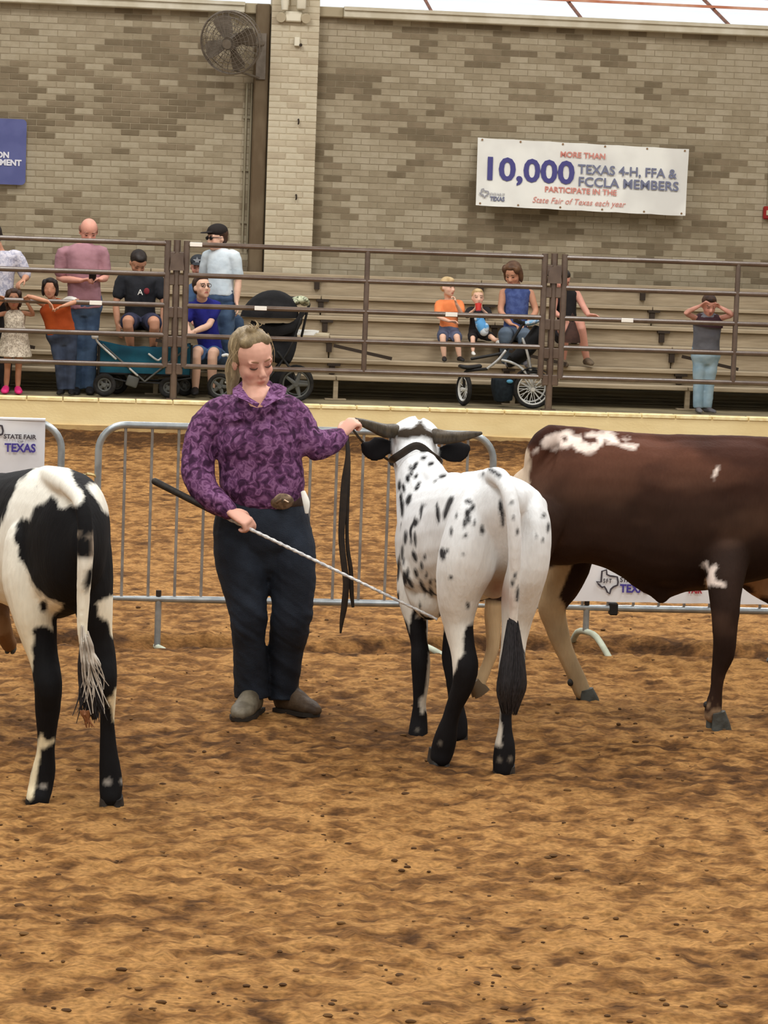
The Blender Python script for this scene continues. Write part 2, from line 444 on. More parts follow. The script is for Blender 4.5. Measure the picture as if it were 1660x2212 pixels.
# ---- the rest of the hall: roof and far walls, out of the picture
M_roof = mat('roof_deck', (206, 202, 192), (190, 186, 176), 2, 0.8)
mb = MB(); vbox(mb, -16, 19, -38, 4.3, 9.6, 9.8); structure(mb.build('ceiling', M_roof, None, False), 'pale roof deck over the arena')
for nm, a in (('wall_left', (-16.2, -16, -38, 4.3)), ('wall_right', (19, 19.2, -38, 4.3)), ('wall_behind', (-16, 19, -38.2, -38))):
    mb = MB(); vbox(mb, *a, -0.3, 9.6); structure(mb.build(nm, MATS['roof_deck'], None, False), 'plain far wall of the arena, ' + nm[5:])

# ---- back wall of brick
TW = 4.45
BH, BL = 0.0724, 0.213
s_l, s_r = vst(0, 300, TW)[0] - 6.0, vst(1660, 300, TW)[0] + 7.0
z_top = vst(1200, 58, TW)[1]
mb = MB(); vbox(mb, -16, 19, TW, TW + 0.3, 0.3, z_top); wall = structure(mb.build('wall_back', M_mortar, None, False), 'tall buff brick wall behind the stands')
def tone(s, z, rng, lift=0.0):
    n = float(fbm(np.array([[s * 1.5, z * 2.6, 0.3]]), 3, 77)[0])
    v = (n - 0.5) * 13.0 + rng.normal(0, 1.05) + 1.4 - lift
    return int(min(4, max(0, round(v))))
def brick_mesh(l, h, d, m, off):
    b = MB(); b.bbox((0, 0, 0), (l, d, h), RVEN, 0.004); me = b.mesh('brick'); me.materials.append(m); return me
PW0, PW1 = vst(580, 250, 4.22)[0], vst(685, 250, 4.22)[0]       # pilaster sides
rng = np.random.RandomState(11); bricks = []
nz = int((z_top - 0.9) / BH)
for k in range(nz):
    z = z_top - BH * (k + 0.5); s = s_l - (BL * 0.5 if k % 2 else 0) + 0.02
    while s < s_r:
        c = s + BL / 2
        if c - BL / 2 > s_l - 0.02 and not (PW0 + 0.05 < c < PW1 - 0.05): bricks.append((c, z, tone(c, z, rng), rng.rand() * 0.004))
        s += BL
sv0, sv1 = vst(20, 300, TW)[0], vst(1640, 300, TW)[0]
def vis(b): return sv0 < b[0] < sv1 and b[1] > 2.05
order = sorted([b for b in bricks if vis(b)], key=lambda b: np.linalg.norm(V(b[0], TW, b[1]) - CAMLOC))
single = set(id(b) for b in order[:296])
BM = [brick_mesh(BL - 0.008, BH - 0.008, 0.02, BR[i], 0) for i in range(5)]
woff = origin_of(wall); mb = MB()
for b in bricks:
    p = V(b[0], TW + 0.0068 - b[3] * 0.6, b[1])
    if id(b) in single:
        o = bpy.data.objects.new('brick', BM[b[2]]); link(o, wall); o.location = Vector(p - woff)
    else: mb.box(p, (BL - 0.008, 0.02, BH - 0.008), RVEN, b[2])
o = mb.build('brickwork', BR, wall, False); o['kind'] = 'stuff'

# ---- pilaster
M_mortar_lit = mat('lit_mortar', (188, 176, 151), (180, 168, 144), 8, 0.9)
mb = MB(); vbox(mb, PW0 + 0.006, PW1 - 0.006, 4.236, TW + 0.02, 0.3, z_top + 0.35); pil = structure(mb.build('wall_pilaster', M_mortar_lit, None, False), 'brick pilaster, lightened as if better lit, standing out of the back wall')
HALF = {}
BR_LIT = [mat('brick_cream_lit', (204, 194, 171), (196, 186, 162), 9, 0.85, 0.2, 90), mat('brick_sand_lit', (196, 184, 160), (188, 176, 152), 9, 0.85, 0.2, 90), mat('brick_stone_lit', (186, 173, 149), (178, 165, 142), 9, 0.85, 0.2, 90), mat('brick_drab_lit', (168, 155, 131), (160, 148, 125), 9, 0.85, 0.2, 90)]  # bricks and mortar paler than the wall's: stronger light put into the colour
def pil_brick(c, l, z, i):
    key = (round(l, 3), i)
    if key not in HALF: HALF[key] = brick_mesh(l - 0.008, BH - 0.008, 0.02, BR_LIT[i], 0)
    o = bpy.data.objects.new('brick', HALF[key]); link(o, pil); o.location = Vector(V(c, 4.2425 - rng.rand() * 0.0025, z) - origin_of(pil))
W = PW1 - PW0
nzp = int((z_top + 0.3 - 1.0) / BH)
for k in range(nzp):
    z = z_top + 0.3 - BH * (k + 0.5)
    cuts = [0, BL, 2 * BL, W] if k % 2 == 0 else [0, W - 2 * BL, W - BL, W]
    for a, b in zip(cuts[:-1], cuts[1:]):
        v = rng.normal(0.35, 0.75); pil_brick(PW0 + (a + b) / 2, b - a, z, int(min(3, max(0, round(v)))))
# dark upright strip beside the pilaster, two conduits
mb = MB(); vbox(mb, PW0 - 0.17, PW0 - 0.004, 4.30, TW + 0.01, 0.6, z_top + 0.1, 0, 0.015)
tag(mb.build('wall_strip', mat('strip_taupe', (112, 97, 76), (98, 82, 62), 6, 0.8, stretch=(1, 1, 0.4)), None, False), 'dark taupe upright strip running up beside the brick pilaster', 'duct')
M_cond = mat('conduit_grey', (150, 142, 120), (128, 118, 96), 3, 0.5, stretch=(1, 1, 0.3))
for k, (px, lab) in enumerate(((532, 'grey conduit pipe left of the pair below the wall fan'), (543, 'grey conduit pipe nearest the dark strip below the wall fan'))):
    s = vst(px, 250, 4.40)[0]; mb = MB()
    mb.tube([V(s, 4.41, vst(px, 180, 4.4)[1]), V(s, 4.41, 1.9)], 0.013, 8)
    for zz in (2.2, 2.8, 3.4): vbox(mb, s - 0.028, s + 0.028, 4.415, 4.445, zz, zz + 0.03)
    tag(mb.build('conduit', M_cond), lab, 'pipe', None)

# ---- white sill beam, clerestory glazing
z_sill = vst(1200, 36, 4.3)[1]
for i, (a, b) in enumerate(((s_l, PW0 - 0.30), (PW1 + 0.28, s_r))):
    mb = MB(); vbox(mb, a, b, 4.28, TW + 0.3, z_top - 0.012, z_sill, 0, 0.01); vbox(mb, a, b, 4.25, 4.40, z_sill - 0.035, z_sill + 0.004)
    structure(mb.build('trim_%d' % (i + 1), M_white, None, False), ('white steel sill beam above the brick, left of the pilaster', 'white steel sill beam above the brick, right of the pilaster')[i])
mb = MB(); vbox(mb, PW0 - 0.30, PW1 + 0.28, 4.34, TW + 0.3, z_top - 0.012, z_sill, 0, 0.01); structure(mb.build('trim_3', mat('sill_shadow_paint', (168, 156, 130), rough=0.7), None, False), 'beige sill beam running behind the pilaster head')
g = bpy.data.materials.new('window_glass'); g.use_nodes = True; nt = g.node_tree; nt.nodes.clear()
out = nt.nodes.new('ShaderNodeOutputMaterial'); mx = nt.nodes.new('ShaderNodeMixShader'); tr = nt.nodes.new('ShaderNodeBsdfTransparent'); gl = nt.nodes.new('ShaderNodeBsdfGlossy')
tr.inputs[0].default_value = (0.95, 0.98, 1, 1); gl.inputs['Roughness'].default_value = 0.05; mx.inputs[0].default_value = 0.08
nt.links.new(tr.outputs[0], mx.inputs[1]); nt.links.new(gl.outputs[0], mx.inputs[2]); nt.links.new(mx.outputs[0], out.inputs[0])
M_rust = mat('mullion_brown', (104, 68, 50), (150, 92, 66), 8, 0.7)
mpx = [vst(x, y, 4.5)[0] for x, y in ((604, 8), (934, 18), (1258, 35), (1592, 50))]
dm = mpx[2] - mpx[1]; ms = [mpx[1] + dm * k for k in range(-7, 8)]
for k in range(len(ms) - 1):
    a, b = ms[k], ms[k + 1]; mb = MB()
    q = [V(a, 4.5, z_sill), V(b, 4.5, z_sill), V(b, 6.6, z_sill + 0.62), V(a, 6.6, z_sill + 0.62)]
    nrm = unit(np.cross(q[1] - q[0], q[3] - q[0])) * 0.006
    mb.add(q + [p + nrm for p in q], [(0, 3, 2, 1), (4, 5, 6, 7), (0, 1, 5, 4), (1, 2, 6, 5), (2, 3, 7, 6), (3, 0, 4, 7)])
    w = structure(mb.build('window_%d' % (k + 1), g, None, False), 'sloping clerestory pane above the white sill')
    mb = MB(); mb.tube([V(a, 4.46, z_sill - 0.01), V(a, 6.6, z_sill + 0.62)], 0.022, 6); mb.build('mullion', M_rust, w, False)
mb = MB()
for t in (5.30, 5.9): vbox(mb, s_l, s_r, t, t + 0.05, z_sill + (t - 4.5) * 0.30 + 0.03, z_sill + (t - 4.5) * 0.30 + 0.06)
structure(mb.build('trim_4', mat('red_purlin', (205, 130, 100), (228, 176, 150), 3, 0.8), None, False), 'rust red roof purlins beyond the clerestory glass')

# ---- bleachers
col0 = vst(727, 812, 0.95)[0]; dcol = (vst(1490, 800, 0.95)[0] - col0) / 2
cols = [col0 + dcol * k for k in range(-4, 8)]
TZ = [(0.95, 0.645), (1.40, 0.80), (1.80, 1.03), (2.35, 1.225), (2.90, 1.435), (3.45, 1.66)]
ble = thing('bleachers', V(2, 0.95, LEDGE), 'weathered tan plank bleachers rising behind the pipe fence to the brick wall', 'bleachers')
SB0, SB1 = s_l + 2.4, s_r - 2.4
for i, (t, z) in enumerate(TZ):
    cuts = [SB0] + [c for j, c in enumerate(cols) if (j + i) % 2 == 0 and SB0 + 0.5 < c < SB1 - 0.5] + [SB1]
    for a, b in zip(cuts[:-1], cuts[1:]):
        mb = MB(); vbox(mb, a + 0.004, b - 0.004, t, t + 0.29, z - 0.042, z, 0, 0.006); mb.build('seat_plank', M_wood, ble, False)
        tn = TZ[i + 1][0] if i + 1 < len(TZ) else 4.13
        mb = MB(); vbox(mb, a + 0.004, b - 0.004, t + 0.30, tn + 0.04, z - 0.05, z - 0.008, 0, 0.006); mb.build('foot_plank', M_wood, ble, False)
        if i > 0:
            mb = MB(); vbox(mb, a + 0.006, b - 0.006, t + 0.05, t + 0.085, TZ[i - 1][1] - 0.01, z - 0.045, 0, 0.005); mb.build('riser_board', M_wood, ble, False)
for j, c in enumerate(cols):
    if not SB0 < c < SB1: continue
    for i, (t, z) in enumerate(TZ):
        if i == 0: continue
        mb = MB(); zb = TZ[i - 1][1]; vbox(mb, c - 0.028, c + 0.028, t + 0.005, t + 0.05, max(zb, z - 0.17), z - 0.042); vbox(mb, c - 0.05, c + 0.085, t - 0.005, t + 0.055, z - 0.068, z - 0.043)
        mb.build('bracket', M_bracket, ble, False)
    mb = MB(); vbox(mb, c - 0.024, c + 0.024, 0.97, 1.02, LEDGE + 0.012, TZ[0][1] - 0.04); vbox(mb, c - 0.11, c + 0.11, 0.95, 1.05, LEDGE, LEDGE + 0.014); mb.build('support_post', M_wood, ble, False)
    mb = MB(); p = V(c, 1.33, TZ[2][1] - 0.08); q = V(c + 0.62, 1.33, TZ[2][1] - 0.20); mb.box((p + q) / 2, (np.linalg.norm(q - p), 0.02, 0.035), np.stack([unit(q - p), AN, np.cross(unit(q - p), AN)], 1)); mb.build('brace', M_bracket, ble, False)

# ---- pipe fence along the ledge
TF = 0.22
rz = [vst(410, y, TF)[1] for y in (528, 594.5, 661, 726, 791.6)]
def fence_panel(s0, s1, mids, label, tags, both=(True, True)):
    t = thing('pipe_fence', V((s0 + s1) / 2, TF, LEDGE), label, 'fence', 'pipe fence panels')
    for z in rz:
        mb = MB(); mb.tube([V(s0, TF, z), V(s1, TF, z)], 0.026, 10); mb.build('rail', M_pipe, t)
    for k, s in enumerate((s0, s1)):
        if both[k]:
            mb = MB(); mb.tube([V(s, TF, rz[0] + 0.035), V(s, TF, rz[-1] - 0.01)], 0.032, 10); mb.build('end_post', M_pipe, t)
    for s in mids:
        mb = MB(); mb.tube([V(s, TF, rz[0]), V(s, TF, rz[-1])], 0.027, 10); mb.build('middle_post', M_pipe, t)
    for s, i in tags:
        mb = MB(); vbox(mb, s - 0.062, s + 0.062, TF - 0.034, TF - 0.026, rz[i] - 0.02, rz[i] + 0.022, 0, 0.003); mb.build('tag', M_tag, t, False)
    return t
def fx_(px, py): return vst(px, py, TF)[0]
e1, e2, e3, e4 = fx_(363, 530), fx_(404, 530), fx_(1178, 560), fx_(1221, 562)
fence_panel(e1 - 3.68, e1, [e1 - 1.84], 'brown pipe fence panel at the left end, in front of the man in mauve', [(fx_(207, 651), 2)])
fence_panel(e2, e3, [fx_(795, 545)], 'brown pipe fence panel in the middle, behind the handler in purple', [(fx_(563, 664), 2), (fx_(975, 678), 2), (e2 + 0.09, 0)])
fence_panel(e4, e4 + 3.68, [fx_(1596, 573)], 'brown pipe fence panel at the right end, in front of the boy with raised elbows', [(fx_(1355, 687), 2)])
for k, (a, b, lab) in enumerate(((e1, e2, 'brown fence post beside the man in a black shirt'), (e3, e4, 'brown fence post beside the jogging stroller'))):
    s = (a + b) / 2; t = thing('fence_post', V(s, TF + 0.03, LEDGE), lab, 'post', 'posts between the fence panels')
    mb = MB(); mb.tube([V(s, TF + 0.03, LEDGE), V(s, TF + 0.03, rz[0] + 0.04)], 0.036, 12); vbox(mb, s - 0.07, s + 0.07, TF - 0.03, TF + 0.09, LEDGE, LEDGE + 0.012); mb.build('post', M_pipe, t)
    for z in ((rz[0] + rz[1]) / 2 + 0.02, rz[1] - 0.05, rz[2] - 0.07, rz[3] - 0.06, rz[4] - 0.03):
        for sg in (-1, 1):
            mb = MB(); c = s + sg * 0.052; vbox(mb, c - 0.034, c + 0.034, TF - 0.012, TF + 0.02, z - 0.055, z + 0.055, 0, 0.008); mb.build('hinge_plate', M_pipe, t, False)
    mb = MB(); c = V(s, TF - 0.022, (rz[0] + rz[1]) / 2 - 0.01); mb.prism([(-0.075, -0.1), (0.075, -0.1), (0.06, 0.03), (0, 0.09), (-0.06, 0.03)], 0.03, RVEN, c); mb.build('latch_plate', M_pipe, t, False)

# ---- things on the wall
M_fan = mat('fan_grey', (112, 102, 90), (96, 86, 74), 10, 0.5, spec=0.4)
fc = vat(498, 92, 3.85); fd = unit(np.array([-0.32, -0.9, -0.25])); RF = rot_to(fd)
fan = thing('wall_fan', vat(498, 185, 3.85), 'big round grey caged fan bracketed to the brick pilaster', 'fan')
def ring(mb, c, R, rad, wire, n=40, w=6):
    a = np.arange(n) * 2 * math.pi / n; P = c + np.outer(np.cos(a) * rad, R[:, 0]) + np.outer(np.sin(a) * rad, R[:, 1]); mb.tube(P, wire, w, closed=True, side=R[:, 2])
FR = 0.345
mb = MB()
for i in range(1, 9): ring(mb, fc + fd * (0.10 - 0.05 * (i / 8) ** 2), RF, FR * i / 8, 0.0035)
for k in range(28):
    a = 2 * math.pi * k / 28; d = RF[:, 0] * math.cos(a) + RF[:, 1] * math.sin(a); mb.tube([fc + fd * 0.10 + d * 0.05, fc + fd * 0.09 + d * FR * 0.6, fc + fd * 0.05 + d * FR, fc - fd * 0.09 + d * FR, fc - fd * 0.12 + d * FR * 0.6, fc - fd * 0.13 + d * 0.06], 0.003, 5)
for i in (4, 6, 8): ring(mb, fc - fd * 0.10, RF, FR * i / 8, 0.0035)
mb.build('cage', M_fan, fan)
mb = MB(); ring(mb, fc, RF, FR + 0.008, 0.012, 48, 8); mb.build('rim', M_fan, fan)
for k in range(4):
    a = 2 * math.pi * k / 4 + 0.4; d = RF[:, 0] * math.cos(a) + RF[:, 1] * math.sin(a); e = np.cross(fd, d)
    P = []
    mb = MB(); vs = []
    for r, w, tw in ((0.05, 0.045, 0.6), (0.16, 0.085, 0.5), (0.27, 0.105, 0.38), (0.32, 0.07, 0.32)):
        q = e * math.cos(tw) + fd * math.sin(tw); c = fc + d * r; nn = np.cross(q, d) * 0.004
        vs += [c - q * w - nn, c + q * w - nn, c + q * w + nn, c - q * w + nn]
    f = [(0, 3, 2, 1), (12, 13, 14, 15)] + [(4 * i + j, 4 * i + (j + 1) % 4, 4 * i + 4 + (j + 1) % 4, 4 * i + 4 + j) for i in range(3) for j in range(4)]
    mb.add(vs, f); mb.build('blade', M_fan, fan)
mb = MB(); mb.tube([fc + fd * 0.07, fc - fd * 0.20], 0.075, 16); mb.tube([fc + fd * 0.105, fc + fd * 0.09], 0.055, 16); mb.build('motor', M_fan, fan)
mb = MB(); e = vat(568, 95, 4.28); mb.tube([fc - fd * 0.17, (fc + e) / 2 + np.array([0, 0.05, 0.0]), e], 0.028, 8); mb.tube([vat(560, 168, 4.28), fc - fd * 0.12 - np.array([0, 0, 0.33]), fc - fd * 0.14], 0.014, 6); vb = vst(566, 95, 4.29); vbox(mb, vb[0] - 0.06, vb[0] + 0.05, 4.27, 4.305, vb[1] - 0.4, vb[1] + 0.12); mb.build('bracket', M_fan, fan)

M_offwhite = mat('fixture_white', (226, 220, 200), rough=0.5); M_lens = mat('lamp_lens', (196, 184, 158), rough=0.3)
c = vat(634, 36, 4.19); t = thing('emergency_light', c - np.array([0, 0, 0.08]), 'white emergency light with two lamp heads high on the brick pilaster', 'light')
mb = MB(); mb.bbox(c, (0.19, 0.06, 0.115), RVEN, 0.012); mb.build('body', M_offwhite, t, False)
for sg in (-1, 1):
    p = c + AX * sg * 0.135 + AN * -0.02 + np.array([0, 0, -0.008]); d = unit(-AN + AX * sg * 0.3 - np.array([0, 0, 0.4])); mb = MB()
    mb.tube([p - d * 0.05, p - d * 0.02, p + d * 0.035], [0.03, 0.052, 0.055], 14, side=(1, 0, 0)); h = mb.build('lamp_head', M_lens, t)
for k, (px, lab) in enumerate(((616, 'left white tubular fixture over the emergency light on the pilaster'), (651, 'right white boxy fixture over the emergency light on the pilaster'))):
    p = vat(px, 8, 4.13); mb = MB()
    if k == 0: mb.tube([p - np.array([0, 0, 0.07]), p + np.array([0, 0, 0.0]), p + np.array([0, 0, 0.25])], [0.035, 0.045, 0.045], 14)
    else: mb.bbox(p + np.array([0, 0, 0.10]), (0.105, 0.1, 0.33), RVEN, 0.012)
    tag(mb.build('wall_fixture', M_offwhite), lab, 'fixture')
p = vat(642, 90, 4.20); t = thing('sensor_box', p - np.array([0, 0, 0.05]), 'small white box with a dark knob on the pilaster below the emergency light', 'box')
mb = MB(); mb.bbox(p, (0.062, 0.05, 0.10), RVEN, 0.006); mb.build('box', M_offwhite, t, False)
mb = MB(); mb.tube([p + AX * 0.045 + np.array([0, 0.0, -0.035]), p + AX * 0.045 + np.array([0, -0.04, -0.04])], 0.018, 10); mb.build('knob', M_bracket, t)
for px, py, lab in ((645, 262, 'tiny dark hook on the pilaster, upper of two'), (640, 425, 'tiny dark hook on the pilaster, lower of two')):
    p = vat(px, py, 4.2); mb = MB(); mb.tube([p + AN * 0.03 + np.array([0, 0, 0.02]), p - AN * 0.02 + np.array([0, 0, 0.02]), p - AN * 0.03 + np.array([0, 0, -0.02]), p + np.array([0, 0, -0.03])], 0.009, 6, k=3)
    tag(mb.build('wall_hook', M_bracket), lab, 'hook')

# banner on the brick
TB = 4.33
bc = [vat(1033, 297, TB), vat(1489, 322, TB), vat(1481, 466, TB - 0.2), vat(1028, 443, TB - 0.2)]      # the foot of the banner hangs clear of the wall
ban = thing('wall_banner', (bc[2] + bc[3]) / 2, 'long white banner about ten thousand members hung on the brick wall', 'banner')
def sheet(c, nx, ny, wave, th=0.004, seed=1):
    mb = MB(); g = []
    for side_ in (0, 1):
        for j in range(ny + 1):
            for i in range(nx + 1):
                u, v = i / nx, j / ny
                p = (c[3] * (1 - u) + c[2] * u) * (1 - v) + (c[0] * (1 - u) + c[1] * u) * v
                w = float(vnoise(np.array([[u * 5, v * 2, seed]]), seed)[0]) - 0.5
                sag = -wave * 0.5 * abs(math.sin(u * math.pi * 6)) * (1 if v > 0.99 or v < 0.01 else 0) * 0.5
                g.append(p - AN * (w * wave + (0 if side_ else th)) + np.array([0, 0, sag]))
    n1 = (nx + 1) * (ny + 1); f = []
    for j in range(ny):
        for i in range(nx):
            a = j * (nx + 1) + i; f.append((a, a + 1, a + nx + 2, a + nx + 1)); f.append((n1 + a, n1 + a + nx + 1, n1 + a + nx + 2, n1 + a + 1))
    for i in range(nx):
        a = i; f.append((a + 1, a, n1 + a, n1 + a + 1)); a = ny * (nx + 1) + i; f.append((a, a + 1, n1 + a + 1, n1 + a))
    for j in range(ny):
        a = j * (nx + 1); f.append((a, a + nx + 1, n1 + a + nx + 1, n1 + a)); a = j * (nx + 1) + nx; f.append((a + nx + 1, a, n1 + a, n1 + a + nx + 1))
    return mb.add(g, f)
M_vinyl = mat('banner_vinyl', (232, 232, 226), (214, 213, 208), 1.6, 0.55)
sheet(bc, 30, 10, 0.02).build('sheet', M_vinyl, ban)
M_navy = mat('print_navy', (68, 66, 128), rough=0.6); M_red = mat('print_red', (206, 132, 120), rough=0.6); M_slate = mat('print_slate', (112, 116, 140), rough=0.6); M_grey = mat('print_grey', (150, 150, 158), rough=0.6)
bx = unit(bc[1] - bc[0]); bz = unit(bc[0] - bc[3])
def btext(s, px, py, hpx, m, name='lettering', align='CENTER', weight=0.0, fit=None, shear=0.0):
    """lettering printed on the banner; (px, py) seen at its baseline"""
    p = vat(px, py, TB - 0.024 - 0.2 * (py - 297 - (px - 1033) * 0.0548) / 145.0); size = hpx * m_px(32.3) / 0.70
    k = dict(align=align, weight=weight, extrude=0.001, shear=shear)
    if fit:
        me, co = text_mesh(s, size, **k); w = co[:, 0].max() - co[:, 0].min(); bpy.data.meshes.remove(me); k['xscale'] = fit * m_px(32.3) / w
    return place_text(s, size, p, bx, bz, name, m, ban, **k)
btext('MORE THAN', 1260, 341, 12, M_red, weight=0.002, fit=98)
btext('10,000', 1040, 386, 49, M_navy, align='LEFT', weight=0.010, fit=190)
btext('TEXAS 4-H, FFA &', 1249, 374, 20, M_slate, align='LEFT', weight=0.003, fit=218)
btext('FCCLA MEMBERS', 1249, 401, 20, M_slate, align='LEFT', weight=0.003, fit=220)
btext('PARTICIPATE IN THE', 1177, 414, 12, M_red, align='LEFT', weight=0.002, fit=157)
btext('State Fair of Texas each year', 1150, 437, 13, M_red, align='LEFT', fit=204, shear=0.3)
btext('STATE FAIR OF', 1059, 422, 6, M_grey, align='LEFT', fit=32); btext('TEXAS', 1059, 433, 9, M_slate, align='LEFT', weight=0.003, fit=32)
TEXAS = [(0.0, 0.43), (0.22, 0.43), (0.24, 0.93), (0.44, 1.0), (0.47, 0.78), (0.62, 0.72), (0.80, 0.70), (0.95, 0.68), (1.0, 0.45), (0.98, 0.30), (0.80, 0.22), (0.68, 0.10), (0.64, -0.10), (0.52, -0.03), (0.46, 0.10), (0.38, 0.22), (0.28, 0.18), (0.20, 0.24), (0.10, 0.34)]
def texas_outline(px, py, wpx, hpx, t, Y, m, parent, wire, ex, ez):
    o = vat(px, py, t); a = m_px(Y); P = [o + ex * x * wpx * a + ez * z * hpx * a for x, z in TEXAS]
    mb = MB(); mb.tube(P, [(wire, 0.0015)] * len(P), 6, closed=True, side=np.cross(np.array([0, 1.0, 0]), np.array([1.0, 0, 0])))
    mb = MB(); n = len(P)
    ctr = np.mean(P, 0); vs = []; f = []
    for i in range(n):
        d = unit(P[(i + 1) % n] - P[i - 1]); q = np.cross(d, AN) * wire
        vs += [P[i] - q - AN * 0.0015, P[i] + q - AN * 0.0015, P[i] + q + AN * 0.0015, P[i] - q + AN * 0.0015]
    for i in range(n):
        a_, b_ = 4 * i, 4 * ((i + 1) % n)
        for j in range(4): f.append((a_ + j, b_ + j, b_ + (j + 1) % 4, a_ + (j + 1) % 4))
    mb.add(vs, f); return mb.build('state_outline', m, parent, False)
texas_outline(1036, 424, 20, 17, TB - 0.21, 32.3, M_grey, ban, 0.008, bx, bz)
M_brass = mat('grommet_brass', (150, 120, 90), rough=0.4, metal=0.6)
for u in (0.02, 0.2, 0.4, 0.6, 0.8, 0.98):
    for v in (0.03, 0.97):
        p = (bc[3] * (1 - u) + bc[2] * u) * (1 - v) + (bc[0] * (1 - u) + bc[1] * u) * v - AN * 0.02
        mb = MB(); mb.tube([p, p + AN * 0.006], 0.012, 8); mb.build('grommet', M_brass, ban, False)

# blue sign
p0 = vst(58, 258, 4.36); p1 = vst(56, 400, 4.36); w = 0.9; h = p0[1] - p1[1]; r = 0.05
poly = []
for cx_, cz_, a0 in ((p0[0] - r, p1[1] + r, -90), (p0[0] - r, p0[1] - r, 0), (p0[0] - w + r, p0[1] - r, 90), (p0[0] - w + r, p1[1] + r, 180)):
    poly += [(cx_ + r * math.cos(math.radians(a0 + 18 * k)), cz_ + r * math.sin(math.radians(a0 + 18 * k))) for k in range(6)]
sg = thing('wall_sign', V(p0[0] - w / 2, 4.37, p1[1]), 'royal blue rounded sign with white lettering at the left end of the wall', 'sign')
mb = MB(); mb.prism(poly, 0.03, RVEN, V(0, 4.375, 0)); mb.build('panel', mat('sign_blue', (92, 98, 150), (84, 90, 142), 5, 0.5), sg, False)
for s, px, py in (('ION', 20, 341), ('RNMENT', 46, 358)):
    place_text(s, 12 * m_px(32) / 0.7, vat(px, py, 4.352), AX, (0, 0, 1), 'lettering', mat('print_white', (225, 226, 236), rough=0.6), sg, align='RIGHT', weight=0.004, extrude=0.001)

# fire alarm at the right edge
p = vat(1660, 460, 4.38); t = thing('fire_alarm', p - np.array([0, 0, 0.08]), 'red fire alarm box on the wall at the right edge', 'alarm')
mb = MB(); mb.bbox(p, (0.115, 0.07, 0.155), RVEN, 0.015); mb.build('housing', mat('alarm_red', (150, 38, 36), (135, 30, 30), 8, 0.5), t, False)
mb = MB(); q = p - AN * 0.04; mb.bbox(q, (0.06, 0.015, 0.06), RVEN, 0.005); mb.build('strobe', M_lens, t, False)
mb = MB(); mb.tube([p + np.array([0, 0, 0.07]) + AN * 0.03, p + np.array([0, 0, 0.66]) + AN * 0.03], 0.012, 8); tag(mb.build('conduit', M_cond), 'grey conduit rising from the red fire alarm', 'pipe')

# =================================================================== CROWD BARRIERS
M_galv = mat('galvanised_steel', (176, 184, 188), (150, 158, 164), 12, 0.35, metal=0.55, spec=0.5)
M_galv2 = mat('galvanised_bar', (158, 156, 152), (138, 134, 130), 12, 0.45, metal=0.35)
M_foot = mat('pale_foot', (196, 204, 186), (170, 176, 158), 9, 0.6)
BT = float((gnd(350, 1385) - O0) @ AN)                 # barrier line, parallel to the ledge
def bar_at(px, py): return vst(px, py, BT)
bz1 = bar_at(350, 920)[1]; bz0 = bar_at(350, 1294)[1]
def barrier(s0, s1, label, feet=(0.16, 0.84), nb=14, arch=False):
    t = thing('crowd_barrier', V((s0 + s1) / 2, BT, 0), label, 'barrier', 'steel crowd barriers')
    R = 0.135; P = [V(s0, BT, bz0)]
    P += [V(s0, BT, bz1 - R)] + [V(s0 + R - R * math.cos(a), BT, bz1 - R + R * math.sin(a)) for a in np.radians([11, 22, 34, 45, 56, 68, 79])] + [V(s0 + R, BT, bz1)]
    P += [V(s1 - R, BT, bz1)] + [V(s1 - R + R * math.sin(a), BT, bz1 - R + R * math.cos(a)) for a in np.radians([11, 22, 34, 45, 56, 68, 79])] + [V(s1, BT, bz1 - R), V(s1, BT, bz0)]
    P += [V(s0 + (s1 - s0) * f, BT, bz0) for f in (0.75, 0.5, 0.25)]
    mb = MB(); mb.tube(P, 0.0185, 12, closed=True, side=AN); mb.build('frame', M_galv, t)
    for i in range(nb):
        s = s0 + R * 1.0 + (s1 - s0 - 2 * R) * i / (nb - 1) ; mb = MB(); mb.tube([V(s, BT, bz0), V(s, BT, bz1)], 0.0075, 8); mb.build('bar', M_galv2, t)
    for f in feet:
        s = s0 + (s1 - s0) * f; mb = MB(); gz = ground_z(*V(s, BT, 0)[:2])
        top = 0.13 if arch else 0.015
        mb.tube([V(s, BT, bz0 - 0.005), V(s, BT, gz + top)], 0.0165, 8); mb.build('leg', M_galv, t); mb = MB()
        if arch: mb.tube([V(s + 0.10, BT - 0.30, gz - 0.01), V(s + 0.085, BT - 0.25, gz + 0.03), V(s + 0.04, BT - 0.10, gz + 0.12), V(s, BT, gz + 0.135), V(s - 0.02, BT + 0.13, gz + 0.11), V(s - 0.03, BT + 0.26, gz + 0.01)], 0.017, 8, k=3, cap='round')
        else: mb.tube([V(s + 0.09, BT - 0.26, gz - 0.012), V(s + 0.04, BT - 0.10, gz + 0.004), V(s, BT, gz + 0.012), V(s - 0.03, BT + 0.22, gz - 0.012)], 0.017, 8, k=3, cap='round')
        mb.build('foot', M_foot, t)
        mb = MB(); mb.tube([V(s, BT, bz0 + 0.016), V(s, BT, bz0 + 0.045)], 0.014, 8); mb.build('bolt', M_bracket, t)
    for s, sg in ((s0, -1), (s1, 1)):
        mb = MB(); z = bz1 - 0.27; mb.tube([V(s, BT, z - 0.02), V(s + sg * 0.02, BT - 0.01, z + 0.01), V(s + sg * 0.07, BT - 0.01, z + 0.012), V(s + sg * 0.085, BT - 0.01, z - 0.03)], 0.008, 6, k=3); mb.build('hook', mat('hook_zinc', (190, 170, 120), rough=0.4, metal=0.5), t)
    return t
b0, b1 = bar_at(211, 1050)[0], bar_at(1066, 1000)[0]
barrier(b0, b1, 'steel crowd barrier behind the handler in purple, with no banner on it')
c1 = bar_at(132, 1000)[0]
